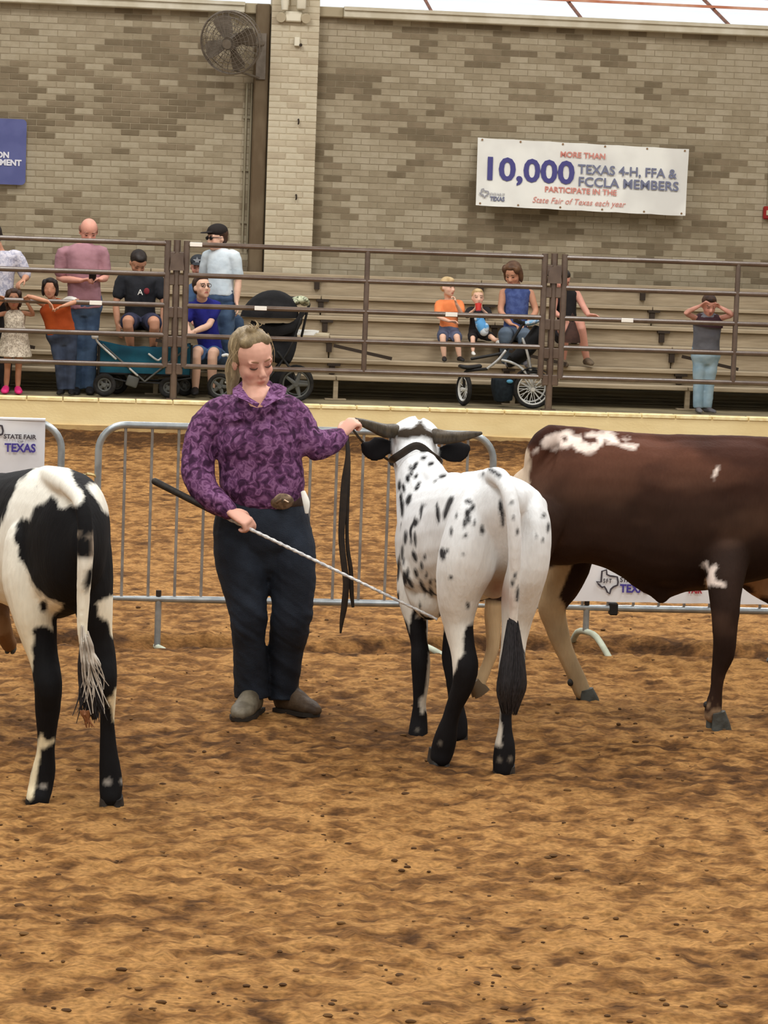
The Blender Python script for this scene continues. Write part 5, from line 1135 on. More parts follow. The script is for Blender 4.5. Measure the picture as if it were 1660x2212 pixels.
strap([(751, 940, 12.07, 3), (753, 1000, 12.06, 5), (751, 1100, 12.06, 4), (750, 1150, 12.06, 4), (752, 1190, 12.06, 4.5), (758, 1230, 12.06, 5), (760, 1280, 12.06, 5), (763, 1312, 12.06, 3)], 5)
mb = MB(); mb.tube([at(758, 922, 12.08), at(790, 960, 12.36), at(846, 998, 12.30)], 0.006, 6, k=4); mb.build('chin_strap', M_strap, ld)

# ------------------------------------------------------------------ spectators on the walkway and the bleachers
ME = m_px(28.4)
VF = lambda x, y, z: AX * x - AN * y + np.array([0, 0, z])       # x to the right, y towards the ring, z up
def spectator(label, t0, k, headp, hh, face, skin, sh, arms, hipp, legs, top, bottom, shoes, hair, brow=(70, 52, 40), sleeve=0.45, torso_w=None, build=1.0, roll=0.0, neck_dt=0.02, voxel=0.0105, barelegs=False, hem=None, group=None, hands=True, open_eyes=True, loc=None, dress=None):
    """pose given as sighted joints (px, py, metres behind t0); k scales limb thickness"""
    Q = lambda p: vat(p[0], p[1], t0 + (p[2] if len(p) > 2 else 0.0))
    feet = [Q(l[-1]) for l in legs]
    root = thing('person', loc if loc is not None else (np.mean(feet, 0) if feet else Q(hipp)), label, 'person', group)
    fd = VF(*face); R = frame_from(fd, roll); c = Q(headp); h = hh * ME
    b = MB(); head(b, c, h, R)
    S = [Q(s) for s in sh]; H = Q(hipp); mid = (S[0] + S[1]) / 2; sw = np.linalg.norm(S[0] - S[1]) / 2; sdir = unit(S[1] - S[0])
    nb = c - R[:, 2] * h * 0.30 - R[:, 1] * h * 0.10
    b.tube([nb, (nb + mid) / 2 + np.array([0, 0, 0.01]), mid + np.array([0, 0, -0.01])], [(0.058 * k, 0.058 * k), (0.06 * k, 0.06 * k), (0.085 * k, 0.065 * k)], 14, k=2, side=sdir)
    wt = (torso_w or sw * 0.86); dpt = 0.115 * k * build
    def torso(mb, e, lo=0.0, hipw=1.0, flare=0.0):
        ax = H - mid
        L = [(-0.17, 0.34, 0.50), (-0.11, 0.64, 0.64), (-0.03, 0.92, 0.78), (0.12, 1.0, 0.92), (0.40, 0.94, 1.0), (0.70, 0.90, 1.0), (0.92, 0.96 * hipw, 1.0), (1.0 + lo, (0.96 + flare) * hipw, 0.98)]
        mb.tube([mid + ax * a for a, w, d in L], [((sw if a < 0.1 else wt) * w + e, dpt * d + e) for a, w, d in L], 20, k=3, side=sdir, exp=2.3)
    torso(b, -0.006)
    for si, A in enumerate(arms):
        P = [S[si]] + [Q(p) for p in A[:2]]
        b.tube([S[si] + (mid - S[si]) * 0.15, P[0], (P[0] + P[1]) / 2, P[1], (P[1] + P[2]) / 2 + (P[1] - P[0]) * 0.02, P[2]], np.array([0.042, 0.046, 0.043, 0.037, 0.037, 0.026]) * k, 12, k=2, side=AN + np.array([0.05, 0, 0.1]), cap='round')
        hd = unit(Q(A[2]) - P[2]); nd = VF(*A[3]) if len(A) > 3 else VF(0, 0.3, -1)
        hand(b, P[2], hd, nd, max(0.75, k) * 0.98, A[4] if len(A) > 4 else 0.6, 1 if si == 0 else -1)
    lp = []
    for L in legs:
        P = [Q(p) for p in L]; lp.append(P)
        b.tube([P[0], (P[0] + P[1]) / 2, P[1], (P[1] + P[2]) / 2, P[2] + np.array([0, 0, 0.03])], np.array([0.082, 0.074, 0.056, 0.052, 0.036]) * k, 14, k=3, cap='round')
    body = solid(b, 'body', M_skin, root, voxel, 2, face_paint(c, h, R, SKIN.get(skin, skin), brow, (178, 100, 92), open_eyes, 0.2))
    # top
    if top is not None:
        b = MB()
        torso(b, 0.014 * (0.6 + 0.4 * k), hem or 0.0, 1.0, 0.12 if dress else 0.0)
        if dress is not None:
            b.tube([H + (mid - H) * 0.25, H, H + np.array([0, 0, -dress * 0.5]), H + np.array([0, 0, -dress])], [(wt + 0.02, dpt + 0.02), (wt * 1.12 + 0.02, dpt + 0.035), (wt * 1.35 + 0.02, dpt + 0.06), (wt * 1.6 + 0.02, dpt + 0.09)], 22, k=3, side=sdir)
        if sleeve > 0:
            for si, A in enumerate(arms):
                P = [S[si]] + [Q(p) for p in A[:2]]; e = 0.016
                if sleeve <= 1: pts = [P[0], P[0] + (P[1] - P[0]) * sleeve * 0.5, P[0] + (P[1] - P[0]) * sleeve]; rr = [0.056 * k + e, 0.054 * k + e, 0.050 * k + e]
                else: pts = [P[0], (P[0] + P[1]) / 2, P[1], P[1] + (P[2] - P[1]) * (sleeve - 1)]; rr = [0.056 * k + e, 0.05 * k + e, 0.044 * k + e, 0.036 * k + e]
                pts[0] = pts[0] + np.array([0, 0, -0.010 * k]); b.tube([P[0] + (mid - P[0]) * 0.35 + np.array([0, 0, -0.004 * k])] + pts, [rr[0] * 0.92, rr[0]] + rr[1:], 12, k=2, side=AN + np.array([0.05, 0, 0.1]), cap='round')
        solid(b, 'dress' if dress else 'shirt', top, root, max(voxel, 0.011), 3, None, displace=lambda co, no: 0.012 * k * (fbm(co * np.array([11, 11, 15]), 3, 5) - 0.5))
    if bottom is not None:
        b = MB(); hipc = H + np.array([0, 0, -0.01])
        if len(lp) > 1:
            lc = (lp[0][0] + lp[1][0]) / 2
            b.tube([H + (mid - H) * 0.16, H, (H + lc) / 2, lc + np.array([0, 0, -0.05 * k])], [(wt + 0.006, dpt + 0.004), (wt * 1.04 + 0.008, dpt + 0.012), (wt * 1.06 + 0.01, dpt + 0.012), (wt * 0.9, dpt * 0.8)], 18, k=2, side=sdir)
        for P in lp:
            e = 0.014
            if barelegs: b.tube([P[0], (P[0] + P[1]) / 2, P[0] + (P[1] - P[0]) * barelegs], np.array([0.088, 0.084, 0.078]) * k + e, 14, k=2)
            else: b.tube([P[0], (P[0] + P[1]) / 2, P[1], (P[1] + P[2]) / 2, P[2] + np.array([0, 0, 0.02])], np.array([0.086, 0.078, 0.064, 0.06, 0.052]) * k + e, 14, k=3)
        solid(b, 'shorts' if barelegs else 'trousers', bottom, root, max(voxel, 0.011), 3, None, displace=lambda co, no: 0.014 * k * (fbm(co * np.array([9, 9, 18]), 3, 8) - 0.5))
    if shoes is not None:
        for P, d in zip(lp, shoes[1]):
            f = unit(VF(d, 1, 0)); hp = P[2].copy() - f * 0.05 * k; hp[2] -= 0.035 * k; tp = hp + f * 0.25 * k
            fs = shoes[2] if len(shoes) > 2 else 1.0; tp = hp + (tp - hp) * (0.5 + fs / 2); u_, so = shoe_mb(hp, tp, k * fs); o = solid(u_, 'shoe', shoes[0], root, 0.010, 2)
    # hair
    if hair is not None:
        kind, m = hair[0], hair[1]; b = MB(); E = lambda s, f, u, rs, rf, ru: b.ell(c + R @ (np.array([s, f, u]) * h), (rs * h, rf * h, ru * h), R, 16, 12)
        if kind in ('short', 'long', 'bob', 'tied'):
            E(0, -0.12, 0.18, 0.36, 0.40, 0.36); E(0, 0.0, 0.36, 0.28, 0.32, 0.17); E(0, -0.28, -0.02, 0.28, 0.20, 0.26)
        if kind in ('bob', 'long'):
            for s in (-1, 1): E(s * 0.33, -0.08, -0.05, 0.10, 0.18, 0.36); E(s * 0.27, 0.10, 0.26, 0.13, 0.20, 0.20)
            E(0, -0.30, -0.16, 0.34, 0.20, 0.36)
        if kind == 'long': E(0, -0.30, -0.45, 0.34, 0.18, 0.40)
        if kind == 'bald':
            for s in (-1, 1): E(s * 0.31, -0.14, 0.02, 0.06, 0.22, 0.16)
            E(0, -0.38, 0.0, 0.26, 0.10, 0.18)
        if kind != 'none': solid(b, 'hair', m, root, 0.010, 2)
        if len(hair) > 2:       # cap with a brim
            b = MB(); E(0, -0.06, 0.27, 0.38, 0.44, 0.30); b.ell(c + R @ (np.array([0, 0.48, 0.235]) * h), (0.27 * h, 0.26 * h, 0.035 * h), R, 16, 8)
            solid(b, 'cap', hair[2], root, 0.009, 2)
    return root, c, h, R, Q, S, H, mid
C = lambda n, a, b=None, s=10, **k: mat(n, a, b, s, 0.85, 0.15, 60, **k)
H_black = mat('hair_black', (30, 24, 22), (44, 36, 32), 18, 0.5); H_dark = mat('hair_dark_brown', (52, 36, 28), (74, 52, 40), 18, 0.5); H_brown = mat('hair_brown', (78, 54, 38), (100, 72, 50), 18, 0.5); H_blond = mat('hair_blond', (206, 180, 136), (180, 152, 108), 18, 0.5); H_grey = mat('hair_thin_brown', (128, 92, 76), (150, 112, 94), 18, 0.6)
JEAN = C('mid_denim', (56, 76, 104), (74, 96, 124), 6); JEAN_D = C('navy_denim', (36, 44, 62), (50, 60, 82), 6); JEAN_L = C('light_denim', (132, 160, 178), (156, 180, 194), 6)
SH_BLACK = mat('shoe_black', (32, 30, 30), rough=0.6); SH_PINK = mat('clog_pink', (226, 52, 128), (206, 40, 112), 20, 0.5); SH_WHITE = mat('shoe_white', (226, 226, 222), rough=0.6); SH_GREY = mat('shoe_grey', (120, 118, 120), (96, 94, 98), 12, 0.7); SH_TAN = mat('shoe_tan', (120, 104, 84), (96, 82, 66), 12, 0.7)

# man in mauve, bald, reading his phone
r, c, h, R, Q, S, H, mid = spectator('person in a mauve polo shirt and jeans, balding, looking down at a phone', 0.74, 1.0, (192, 500), 56, (0.12, 0.85, -0.50), 'pink', [(136, 545), (220, 543)],
    [[(128, 600, 0.0), (176, 606, -0.20), (190, 603, -0.22), (0.3, 0.2, -0.9), 0.9], [(229, 598, 0.0), (216, 604, -0.20), (204, 602, -0.22), (-0.3, 0.2, -0.9), 0.9]], (183, 655),
    [[(166, 672), (166, 757), (164, 845)], [(196, 672), (194, 757), (192, 844)]], C('mauve_polo', (166, 124, 134), (150, 110, 120), 6), JEAN, (SH_BLACK, (0.0, 0.1)), ('bald', H_grey), build=1.15, sleeve=0.75, hem=0.1)
mb = MB(); p = Q((200, 600, -0.27)); mb.bbox(p, (0.075, 0.012, 0.14), RVEN @ np.array(Matrix.Rotation(0.9, 3, 'X')), 0.006); tag(mb.build('phone', mat('phone_black', (36, 34, 36), rough=0.3), None, False), 'dark phone held in both hands of the man in mauve', 'phone')
# girl in an orange shirt leaning over the rail
spectator('person in an orange shirt with white sleeves, arms folded over the rail', 0.44, 0.66, (108, 623, -0.06), 43, (-0.08, 1, -0.02), 'tan', [(94, 657), (138, 655)],
    [[(60, 640, -0.20), (104, 651, -0.28), (118, 668, -0.30), (0, 0.4, -1), 0.5], [(169, 650, -0.20), (136, 661, -0.30), (122, 667, -0.31), (0, 0.4, -1), 0.5]], (132, 715, 0.05),
    [[(122, 738, 0.06), (130, 788, 0.04), (134, 847, 0.02)], [(152, 738, 0.06), (153, 788, 0.04), (152, 847, 0.02)]], C('orange_cloth', (192, 88, 38), (174, 76, 32), 7), C('dark_jean_kid', (44, 52, 70), (70, 82, 106), 5), (SH_BLACK, (-0.3, 0.1)), ('bob', H_black), sleeve=0, build=1.15, torso_w=0.145, hem=0.12)
W_SL = C('white_sleeve', (232, 230, 224)); mb = MB(); mb.tube([vat(138, 655, 0.42), vat(150, 649, 0.36), vat(160, 650, 0.30)], [0.042, 0.044, 0.040], 12, k=2, cap='round'); rr = [o for o in bpy.data.objects if o.get('label', '').startswith('person in an orange shirt with')][0]; mb.build('sleeve', W_SL, rr)
# little girl in a flowered dress
DR = m_shirt('flowered_dress', [(0.40, (226, 216, 198)), (0.50, (206, 196, 178)), (0.56, (150, 136, 120)), (0.62, (214, 204, 186))], 34, 1.0)
spectator('person in a cream flowered dress and pink clogs, a small child at the left edge', 0.42, 0.58, (29, 646, -0.03), 44, (0.1, 1, 0.0), 'brown', [(13, 677), (50, 676)],
    [[(-14, 682, -0.10), (0, 655, -0.20), (4, 644, -0.22), (0, 1, -0.3), 0.8], [(72, 680, -0.10), (60, 656, -0.20), (56, 645, -0.22), (0, 1, -0.3), 0.8]], (32, 722),
    [[(18, 745), (16, 797), (13, 845)], [(42, 745), (40, 797), (38, 846)]], DR, None, (SH_PINK, (-0.1, 0.1), 1.55), ('long', H_dark), sleeve=0, build=1.2, torso_w=0.10, dress=0.225)
# person in pale plaid at the left edge, bending away
PL = m_shirt('lavender_plaid', [(0.40, (206, 204, 214)), (0.50, (186, 186, 200)), (0.58, (154, 156, 178)), (0.66, (212, 208, 214))], 24, 0.6)
spectator('person in a pale lavender plaid shirt, cut by the left edge of the picture', 0.78, 1.0, (-18, 513, -0.1), 54, (-0.7, 0.6, -0.4), 'tan', [(-38, 560), (36, 552)],
    [[(-60, 600, 0), (-40, 640, -0.1), (-36, 652, -0.1)], [(56, 596, 0), (52, 604, -0.14), (40, 612, -0.2)]], (-2, 645), [[(-18, 665), (-18, 755), (-20, 837)], [(14, 665), (12, 755), (8, 837)]], PL, C('black_trousers', (34, 32, 34)), (SH_BLACK, (-0.2, 0.2)), ('short', H_black), sleeve=0.9, build=1.3, hem=0.1)
# man in black tee sitting
r, c, h, R, Q, S, H, mid = spectator('person in a black t-shirt and navy shorts sitting with head bowed', 1.85, 1.0, (299, 568, -0.12), 53, (0.15, 0.72, -0.68), 'tan', [(264, 603, -0.02), (341, 603, -0.02)],
    [[(251, 655, -0.05), (254, 700, -0.1), (256, 714, -0.12), (0.5, 0, -0.8), 0.3], [(354, 655, -0.05), (352, 700, -0.1), (350, 714, -0.12), (-0.5, 0, -0.8), 0.3]], (303, 692, 0.05),
    [[(284, 694, -0.02), (276, 696, -0.47), (283, 757, -0.30)], [(324, 694, -0.02), (334, 698, -0.47), (331, 757, -0.30)]], C('black_tee', (30, 32, 38), (40, 42, 48), 6), C('navy_shorts', (44, 46, 66), (54, 56, 78), 6), (SH_BLACK, (-0.1, 0.1)), ('short', H_black), build=1.3, barelegs=0.8, sleeve=0.62, hem=0.06)
place_text('A', 0.085, vat(303, 637, 1.655), AX, (0, 0, 1), 'shirt_print', M_tag, r, extrude=0.004); mb = MB(); mb.ell(vat(317, 629, 1.66), (0.03, 0.012, 0.035), RVEN, 10, 8); mb.build('shirt_print', mat('print_wine', (120, 40, 48), rough=0.8), r)
# man in cap and sunglasses
r, c, h, R, Q, S, H, mid = spectator('person in a white t-shirt, black cap and sunglasses standing on the bleachers', 1.38, 1.0, (468, 514, 0), 56, (-0.86, 0.5, -0.08), 'light', [(450, 552, 0.12), (506, 552, -0.05)],
    [[(440, 600, 0.2), (446, 650, 0.1), (448, 664, 0.1)], [(515, 605, -0.05), (511, 652, -0.1), (514, 668, -0.12), (-1, 0, 0), 0.4]], (476, 640),
    [[(466, 655, 0.03), (464, 722, 0.0), (462, 792, 0.0)], [(490, 655, -0.02), (490, 722, -0.04), (490, 792, 0.0)]], C('white_tee', (214, 226, 234), (196, 210, 220), 6), JEAN, (SH_GREY, (-0.6, -0.4)), ('short', H_dark, mat('cap_black', (34, 28, 26), rough=0.8)), sleeve=0.75, hem=0.0)
mb = MB(); P_ = lambda s, f, u: c + R @ (np.array([s, f, u]) * h)
for s in (-1, 1): mb.ell(P_(s * 0.135, 0.36, 0.01), (0.10 * h, 0.035 * h, 0.075 * h), R, 12, 8)
mb.tube([P_(-0.05, 0.38, 0.03), P_(0.05, 0.38, 0.03)], 0.004, 6)
for s in (-1, 1): mb.tube([P_(s * 0.22, 0.34, 0.03), P_(s * 0.345, 0.1, 0.03), P_(s * 0.345, -0.1, 0.0)], 0.004, 6)
mb.build('sunglasses', mat('lens_black', (22, 20, 22), rough=0.15), r)
# person in a star cap behind the post
r, c, h, R, Q, S, H, mid = spectator('person in a dark cap with a pale star, sitting behind the woman in royal blue', 1.95, 1.0, (428, 576, -0.1), 48, (-0.15, 0.9, -0.2), 'pink', [(418, 622), (470, 620)],
    [[(408, 668, 0), (420, 700, -0.2), (430, 704, -0.24)], [(492, 662, 0), (500, 690, -0.2), (490, 700, -0.24)]], (462, 694, 0.0),
    [[(456, 698, -0.02), (486, 699, -0.40), (488, 760, -0.33)], [(482, 698, -0.02), (512, 696, -0.40), (512, 760, -0.33)]], C('denim_shirt', (80, 108, 146), (66, 92, 130), 7), JEAN, (SH_GREY, (0, 0.1)), ('short', H_grey, mat('cap_slate', (52, 56, 62), rough=0.8)), sleeve=1.5, build=1.15)
st_ = [(0.045 * (1 if i % 2 == 0 else 0.42) * math.sin(i * math.pi / 5), 0.045 * (1 if i % 2 == 0 else 0.42) * math.cos(i * math.pi / 5)) for i in range(10)]
mb = MB(); mb.prism(st_, 0.008, np.stack([R[:, 0], R[:, 1], R[:, 2]], 1), c + R @ (np.array([0, 0.37, 0.36]) * h)); mb.build('cap_star', mat('star_silver', (172, 176, 182), rough=0.5), r, False)
# woman in royal blue
r, c, h, R, Q, S, H, mid = spectator('person in a royal blue shirt and denim shorts sitting low, looking up', 1.03, 0.95, (437, 621, -0.15), 52, (0.42, 0.85, 0.22), 'light', [(410, 664, -0.05), (466, 660, -0.02)],
    [[(402, 702, -0.1), (408, 716, -0.3), (412, 718, -0.36)], [(452, 702, -0.16), (420, 716, -0.32), (408, 718, -0.36), (0, 0.4, -1), 0.4]], (457, 766, 0.06),
    [[(442, 774, 0.03), (425, 760, -0.34), (422, 846, -0.28)], [(473, 774, 0.03), (460, 763, -0.34), (457, 847, -0.26)]], C('royal_blue', (36, 40, 134), (28, 32, 112), 6), C('denim_shorts', (74, 100, 138), (60, 84, 120), 6), (SH_BLACK, (-0.1, 0.0)), ('tied', H_dark), sleeve=0.55, build=1.2, barelegs=0.85, hem=0.04)
mb = MB()
for s in (-1, 1): 
    pc = c + R @ (np.array([s * 0.14, 0.36, 0.02]) * h); mb.tube([pc + (R[:, 0] * math.cos(a) * 0.1 + R[:, 2] * math.sin(a) * 0.08) * h for a in np.linspace(0, 2 * math.pi, 14, endpoint=False)], 0.0035, 5, closed=True, side=R[:, 1])
mb.build('glasses', mat('frame_dark', (70, 50, 44), rough=0.4), r)
# boy in orange
r, c, h, R, Q, S, H, mid = spectator('person in a bright orange t-shirt, small blond boy sitting with hand at mouth', 1.85, 0.62, (969, 620, -0.04), 44, (0.62, 0.8, -0.05), 'light', [(949, 656), (993, 656)],
    [[(947, 684, -0.08), (972, 694, -0.2), (982, 694, -0.22)], [(998, 678, -0.1), (986, 656, -0.2), (983, 645, -0.2), (-1, 0, 0), 0.9]], (970, 710, 0.02),
    [[(958, 722, -0.02), (957, 730, -0.28), (960, 776, -0.28)], [(982, 722, -0.02), (988, 730, -0.28), (993, 776, -0.28)]], C('bright_orange', (246, 148, 92), (232, 134, 80), 6), C('slate_shorts', (86, 92, 116), (72, 78, 100), 6), (SH_BLACK, (-0.1, 0.2)), ('short', H_blond), sleeve=0.7, build=1.25, barelegs=0.9, hem=0.1)
# toddler
r, c, h, R, Q, S, H, mid = spectator('person in a black outfit, a blond toddler drinking from a red cup', 1.80, 0.5, (1033, 643, -0.03), 40, (0.05, 1, 0.05), 'light', [(1016, 670), (1052, 670)],
    [[(1008, 684, -0.08), (1026, 668, -0.18), (1031, 660, -0.19), (0.8, 0.2, 0), 0.9], [(1058, 684, -0.08), (1042, 668, -0.18), (1037, 660, -0.19), (-0.8, 0.2, 0), 0.9]], (1030, 714),
    [[(1022, 724, -0.02), (1022, 732, -0.2), (1022, 764, -0.24)], [(1042, 722, -0.02), (1062, 728, -0.22), (1076, 740, -0.30)]], C('black_kid', (32, 30, 32)), C('black_kid_pants', (36, 34, 36)), (SH_WHITE, (0.0, 0.3)), ('short', H_blond), sleeve=0.7, build=1.2, barelegs=0.9, hem=0.06)
mb = MB(); p = vat(1034, 656, 1.55); mb.tube([p, p + VF(0, 0.02, -0.075)], [(0.036, 0.036), (0.027, 0.027)], 14); tag(mb.build('cup', mat('cup_red', (208, 62, 56), rough=0.4)), 'red cup held to the mouth of the toddler', 'cup')
mb = MB(); T2 = [vat(1036, 690, 1.64), vat(1040, 702, 1.60), vat(1046, 716, 1.58)]; mb.tube(T2, [0.05, 0.06, 0.05], 12, k=2, cap='round'); mb.ell(vat(1032, 688, 1.60), (0.035, 0.03, 0.035)); mb.ell(vat(1051, 708, 1.55), (0.03, 0.03, 0.05)); tag(mb.build('plush_toy', mat('plush_blue', (92, 156, 208), (210, 220, 228), 8, 0.9, lo=0.48, hi=0.54)), 'pale blue plush toy on the lap of the toddler', 'toy')
# woman in sleeveless blue
r, c, h, R, Q, S, H, mid = spectator('person in a sleeveless blue blouse with brown hair, looking down beside the stroller', 1.85, 0.93, (1108, 592, -0.1), 54, (-0.42, 0.75, -0.40), 'tan', [(1088, 630), (1146, 632)],
    [[(1082, 672, -0.05), (1104, 700, -0.28), (1114, 703, -0.32)], [(1158, 672, -0.05), (1142, 698, -0.25), (1130, 702, -0.30)]], (1114, 716, 0.03),
    [[(1096, 724, -0.02), (1092, 724, -0.45), (1096, 786, -0.30)], [(1130, 724, -0.02), (1134, 726, -0.45), (1134, 787, -0.30)]], C('blue_blouse', (62, 78, 132), (78, 96, 150), 22), C('grey_jeans', (76, 90, 106), (92, 106, 122), 6), (SH_GREY, (0, 0.1)), ('bob', H_brown), sleeve=0, build=1.05, hem=0.04)
# woman in a black tank top by the post
r, c, h, R, Q, S, H, mid = spectator('person in a black tank top sitting behind the right fence post, arms on the knees', 1.88, 0.93, (1216, 606, -0.12), 50, (0.25, 0.8, -0.45), 'pink', [(1200, 638), (1246, 634)],
    [[(1196, 672, -0.12), (1208, 682, -0.4), (1218, 684, -0.46)], [(1262, 664, -0.12), (1272, 680, -0.42), (1286, 681, -0.46), (0, 0.4, -1), 0.3]], (1226, 716, 0.02),
    [[(1214, 726, -0.02), (1222, 700, -0.46), (1216, 786, -0.33)], [(1240, 726, -0.02), (1254, 698, -0.46), (1268, 782, -0.36)]], C('black_tank', (28, 26, 28)), C('dark_shorts', (44, 40, 44)), (SH_TAN, (0, 0.1)), ('tied', H_black), sleeve=0, build=1.05, barelegs=0.45)
mb = MB(); p = vat(1236, 722, 1.28); mb.tube([p + np.array([0, 0, 0.13]), p + np.array([0, 0, 0.06]), p - np.array([0, 0, 0.02]), p - np.array([0, 0, 0.09])], [(0.03, 0.02), (0.055, 0.04), (0.085, 0.055), (0.095, 0.06)], 14, k=2); mb.tube([p + AX * -0.02 + np.array([0, 0, 0.12]), p + np.array([0, 0, 0.22]), p + AX * 0.02 + np.array([0, 0, 0.12])], 0.008, 6, k=4)
tag(mb.build('handbag', mat('bag_brown', (74, 50, 42), (58, 38, 32), 12, 0.7)), 'dark brown bag hanging between the knees of the woman in black', 'bag')
# boy with raised elbows
r, c, h, R, Q, S, H, mid = spectator('person in a grey top and pale jeans, boy with elbows raised on the rail', 0.50, 0.68, (1533, 660, -0.08), 46, (0.10, 0.9, -0.42), 'pink', [(1504, 688, -0.02), (1556, 688, -0.02)],
    [[(1482, 676, -0.20), (1512, 661, -0.13), (1519, 657, -0.13), (0.6, 0.2, 0), 0.7], [(1584, 680, -0.20), (1556, 663, -0.13), (1549, 659, -0.13), (-0.6, 0.2, 0), 0.7]], (1525, 760, 0.06),
    [[(1512, 780, 0.06), (1510, 830, 0.04), (1508, 886, 0.02)], [(1538, 780, 0.06), (1532, 832, 0.05), (1528, 886, 0.04)]], C('grey_top', (98, 100, 110), (116, 118, 126), 5), JEAN_L, (SH_GREY, (0.0, 0.5)), ('short', H_dark), sleeve=0, build=1.25, torso_w=0.14, hem=0.08)
mb = MB(); M1 = vat(1530, 690, 0.50); mb.tube([vat(1531, 678, 0.50), vat(1530, 690, 0.505), vat(1528, 704, 0.51)], [(0.10, 0.085), (0.158, 0.130), (0.164, 0.140)], 20, k=2, side=AX, exp=2.3); mb.build('yoke', C('maroon_yoke', (60, 36, 44)), r)

# =================================================================== STROLLERS, WAGON, SMALL THINGS
M_tyre = mat('tyre_black', (30, 30, 31), (42, 41, 40), 30, 0.8); M_rimw = mat('rim_white', (222, 224, 222), rough=0.4); M_rimg = mat('rim_grey', (92, 94, 92), rough=0.5)
M_frameb = mat('frame_black', (34, 34, 35), rough=0.5); M_blackcloth = mat('black_cloth', (24, 24, 26), (34, 34, 36), 8, 0.9, 0.3, 60); M_teal = mat('teal_cloth', (22, 84, 104), (18, 66, 86), 4, 0.85, 0.4, 14); M_sil = mat('silver_tube', (206, 208, 206), (180, 182, 182), 20, 0.35, metal=0.3)
def wheel(parent, c, axis, r, tw, rim, nsp=8, solid_hub=False, sp_r=0.004):
    axis = unit(axis); R = rot_to(axis); th = np.linspace(0, 2 * math.pi, 28, endpoint=False)
    P = c + np.outer(np.cos(th) * (r - tw), R[:, 0]) + np.outer(np.sin(th) * (r - tw), R[:, 1])
    mb = MB(); mb.tube(P, tw, 10, closed=True, side=axis); w = mb.build('wheel', M_tyre, parent)
    P2 = c + np.outer(np.cos(th) * (r - 2.1 * tw), R[:, 0]) + np.outer(np.sin(th) * (r - 2.1 * tw), R[:, 1])
    mb = MB(); mb.tube(P2, [(tw * 0.7, tw * 0.5)] * len(P2), 8, closed=True, side=axis); mb.tube([c - axis * 0.03, c + axis * 0.03], 0.022, 12); mb.build('rim', rim, w)
    mb = MB()
    for k in range(nsp):
        a = 2 * math.pi * k / nsp; d = R[:, 0] * math.cos(a) + R[:, 1] * math.sin(a)
        if solid_hub: mb.tube([c + d * 0.01, c + d * (r - 2.1 * tw)], [(0.022, 0.008), (0.014, 0.007)], 6, side=np.cross(axis, d))
        else: mb.tube([c + d * 0.015 + axis * 0.015, c + d * (r - 2.1 * tw)], sp_r, 5); 
    mb.build('spokes', rim, w); return w
def tubes(parent, name, m, lines, r):
    for L in lines:
        mb = MB(); mb.tube([vat(*p) for p in L], r, 8, k=4 if len(L) > 2 else 1, cap='round', side=AN); mb.build(name, m, parent)
gz = lambda c, r: np.array([c[0], c[1], LEDGE + r])

# ---- teal folding wagon
t = thing('folding_wagon', V(vst(310, 850, 0.6)[0], 0.62, LEDGE), 'teal cloth folding wagon with black wheels on the walkway by the left fence post', 'wagon')
zt, zb = vst(300, 741, 0.5)[1], vst(300, 806, 0.5)[1]; wag0, wag1 = vst(216, 770, 0.5)[0], vst(411, 770, 0.5)[0]
mb = MB(); n = 13; rows = []
def side_panel(tt, name):
    mb = MB(); v = []; f = []
    for lay in (0, 1):
        for j in range(4):
            for i in range(n):
                u = i / (n - 1); z = zb + (zt - zb) * j / 3 - (0.045 * math.sin(u * math.pi) ** 2 * (j / 3)) - 0.018 * abs(math.sin(u * math.pi * 2)) * (j / 3)
                v.append(V(wag0 + (wag1 - wag0) * u, tt + 0.012 * lay + 0.014 * math.sin(u * 9 + j), z))
    N = 4 * n
    for j in range(3):
        for i in range(n - 1): a = j * n + i; f += [(a, a + 1, a + n + 1, a + n), (N + a, N + a + n, N + a + n + 1, N + a + 1)]
    for i in range(n - 1): f += [(i + 1, i, N + i, N + i + 1), (3 * n + i, 3 * n + i + 1, N + 3 * n + i + 1, N + 3 * n + i)]
    for j in range(3): a = j * n; f += [(a, a + n, N + a + n, N + a), (a + n - 1 + n, a + n - 1, N + a + n - 1, N + a + 2 * n - 1)]
    mb.add(v, f); return mb.build(name, M_teal, t)
side_panel(0.44, 'side_panel'); side_panel(0.84, 'side_panel')
for s in (wag0, wag1): mb = MB(); vbox(mb, s - 0.008, s + 0.008, 0.44, 0.86, zb, zt - 0.01, 0, 0.004); mb.build('end_panel', M_teal, t)
mb = MB(); vbox(mb, wag0, wag1, 0.44, 0.86, zb - 0.02, zb, 0, 0.006); mb.build('floor_panel', M_blackcloth, t)
zz = zb - 0.03
for tt in (0.43, 0.87):
    mb = MB(); mb.tube([V(wag0 - 0.01, tt, zt), V(wag0 - 0.01, tt, zz), V(wag0 + 0.3, tt, zz - 0.06), V(wag1 - 0.3, tt, zz - 0.06), V(wag1 + 0.01, tt, zz), V(wag1 + 0.01, tt, zt)], 0.012, 8); mb.build('frame', M_frameb, t)
    mb = MB(); mb.tube([V(wag0 + 0.02, tt, zt - 0.02), V((wag0 + wag1) / 2, tt, zz - 0.05)], 0.010, 8); mb.tube([V(wag1 - 0.02, tt, zt - 0.02), V((wag0 + wag1) / 2, tt, zz - 0.05)], 0.010, 8); mb.build('cross_brace', M_rimg, t)
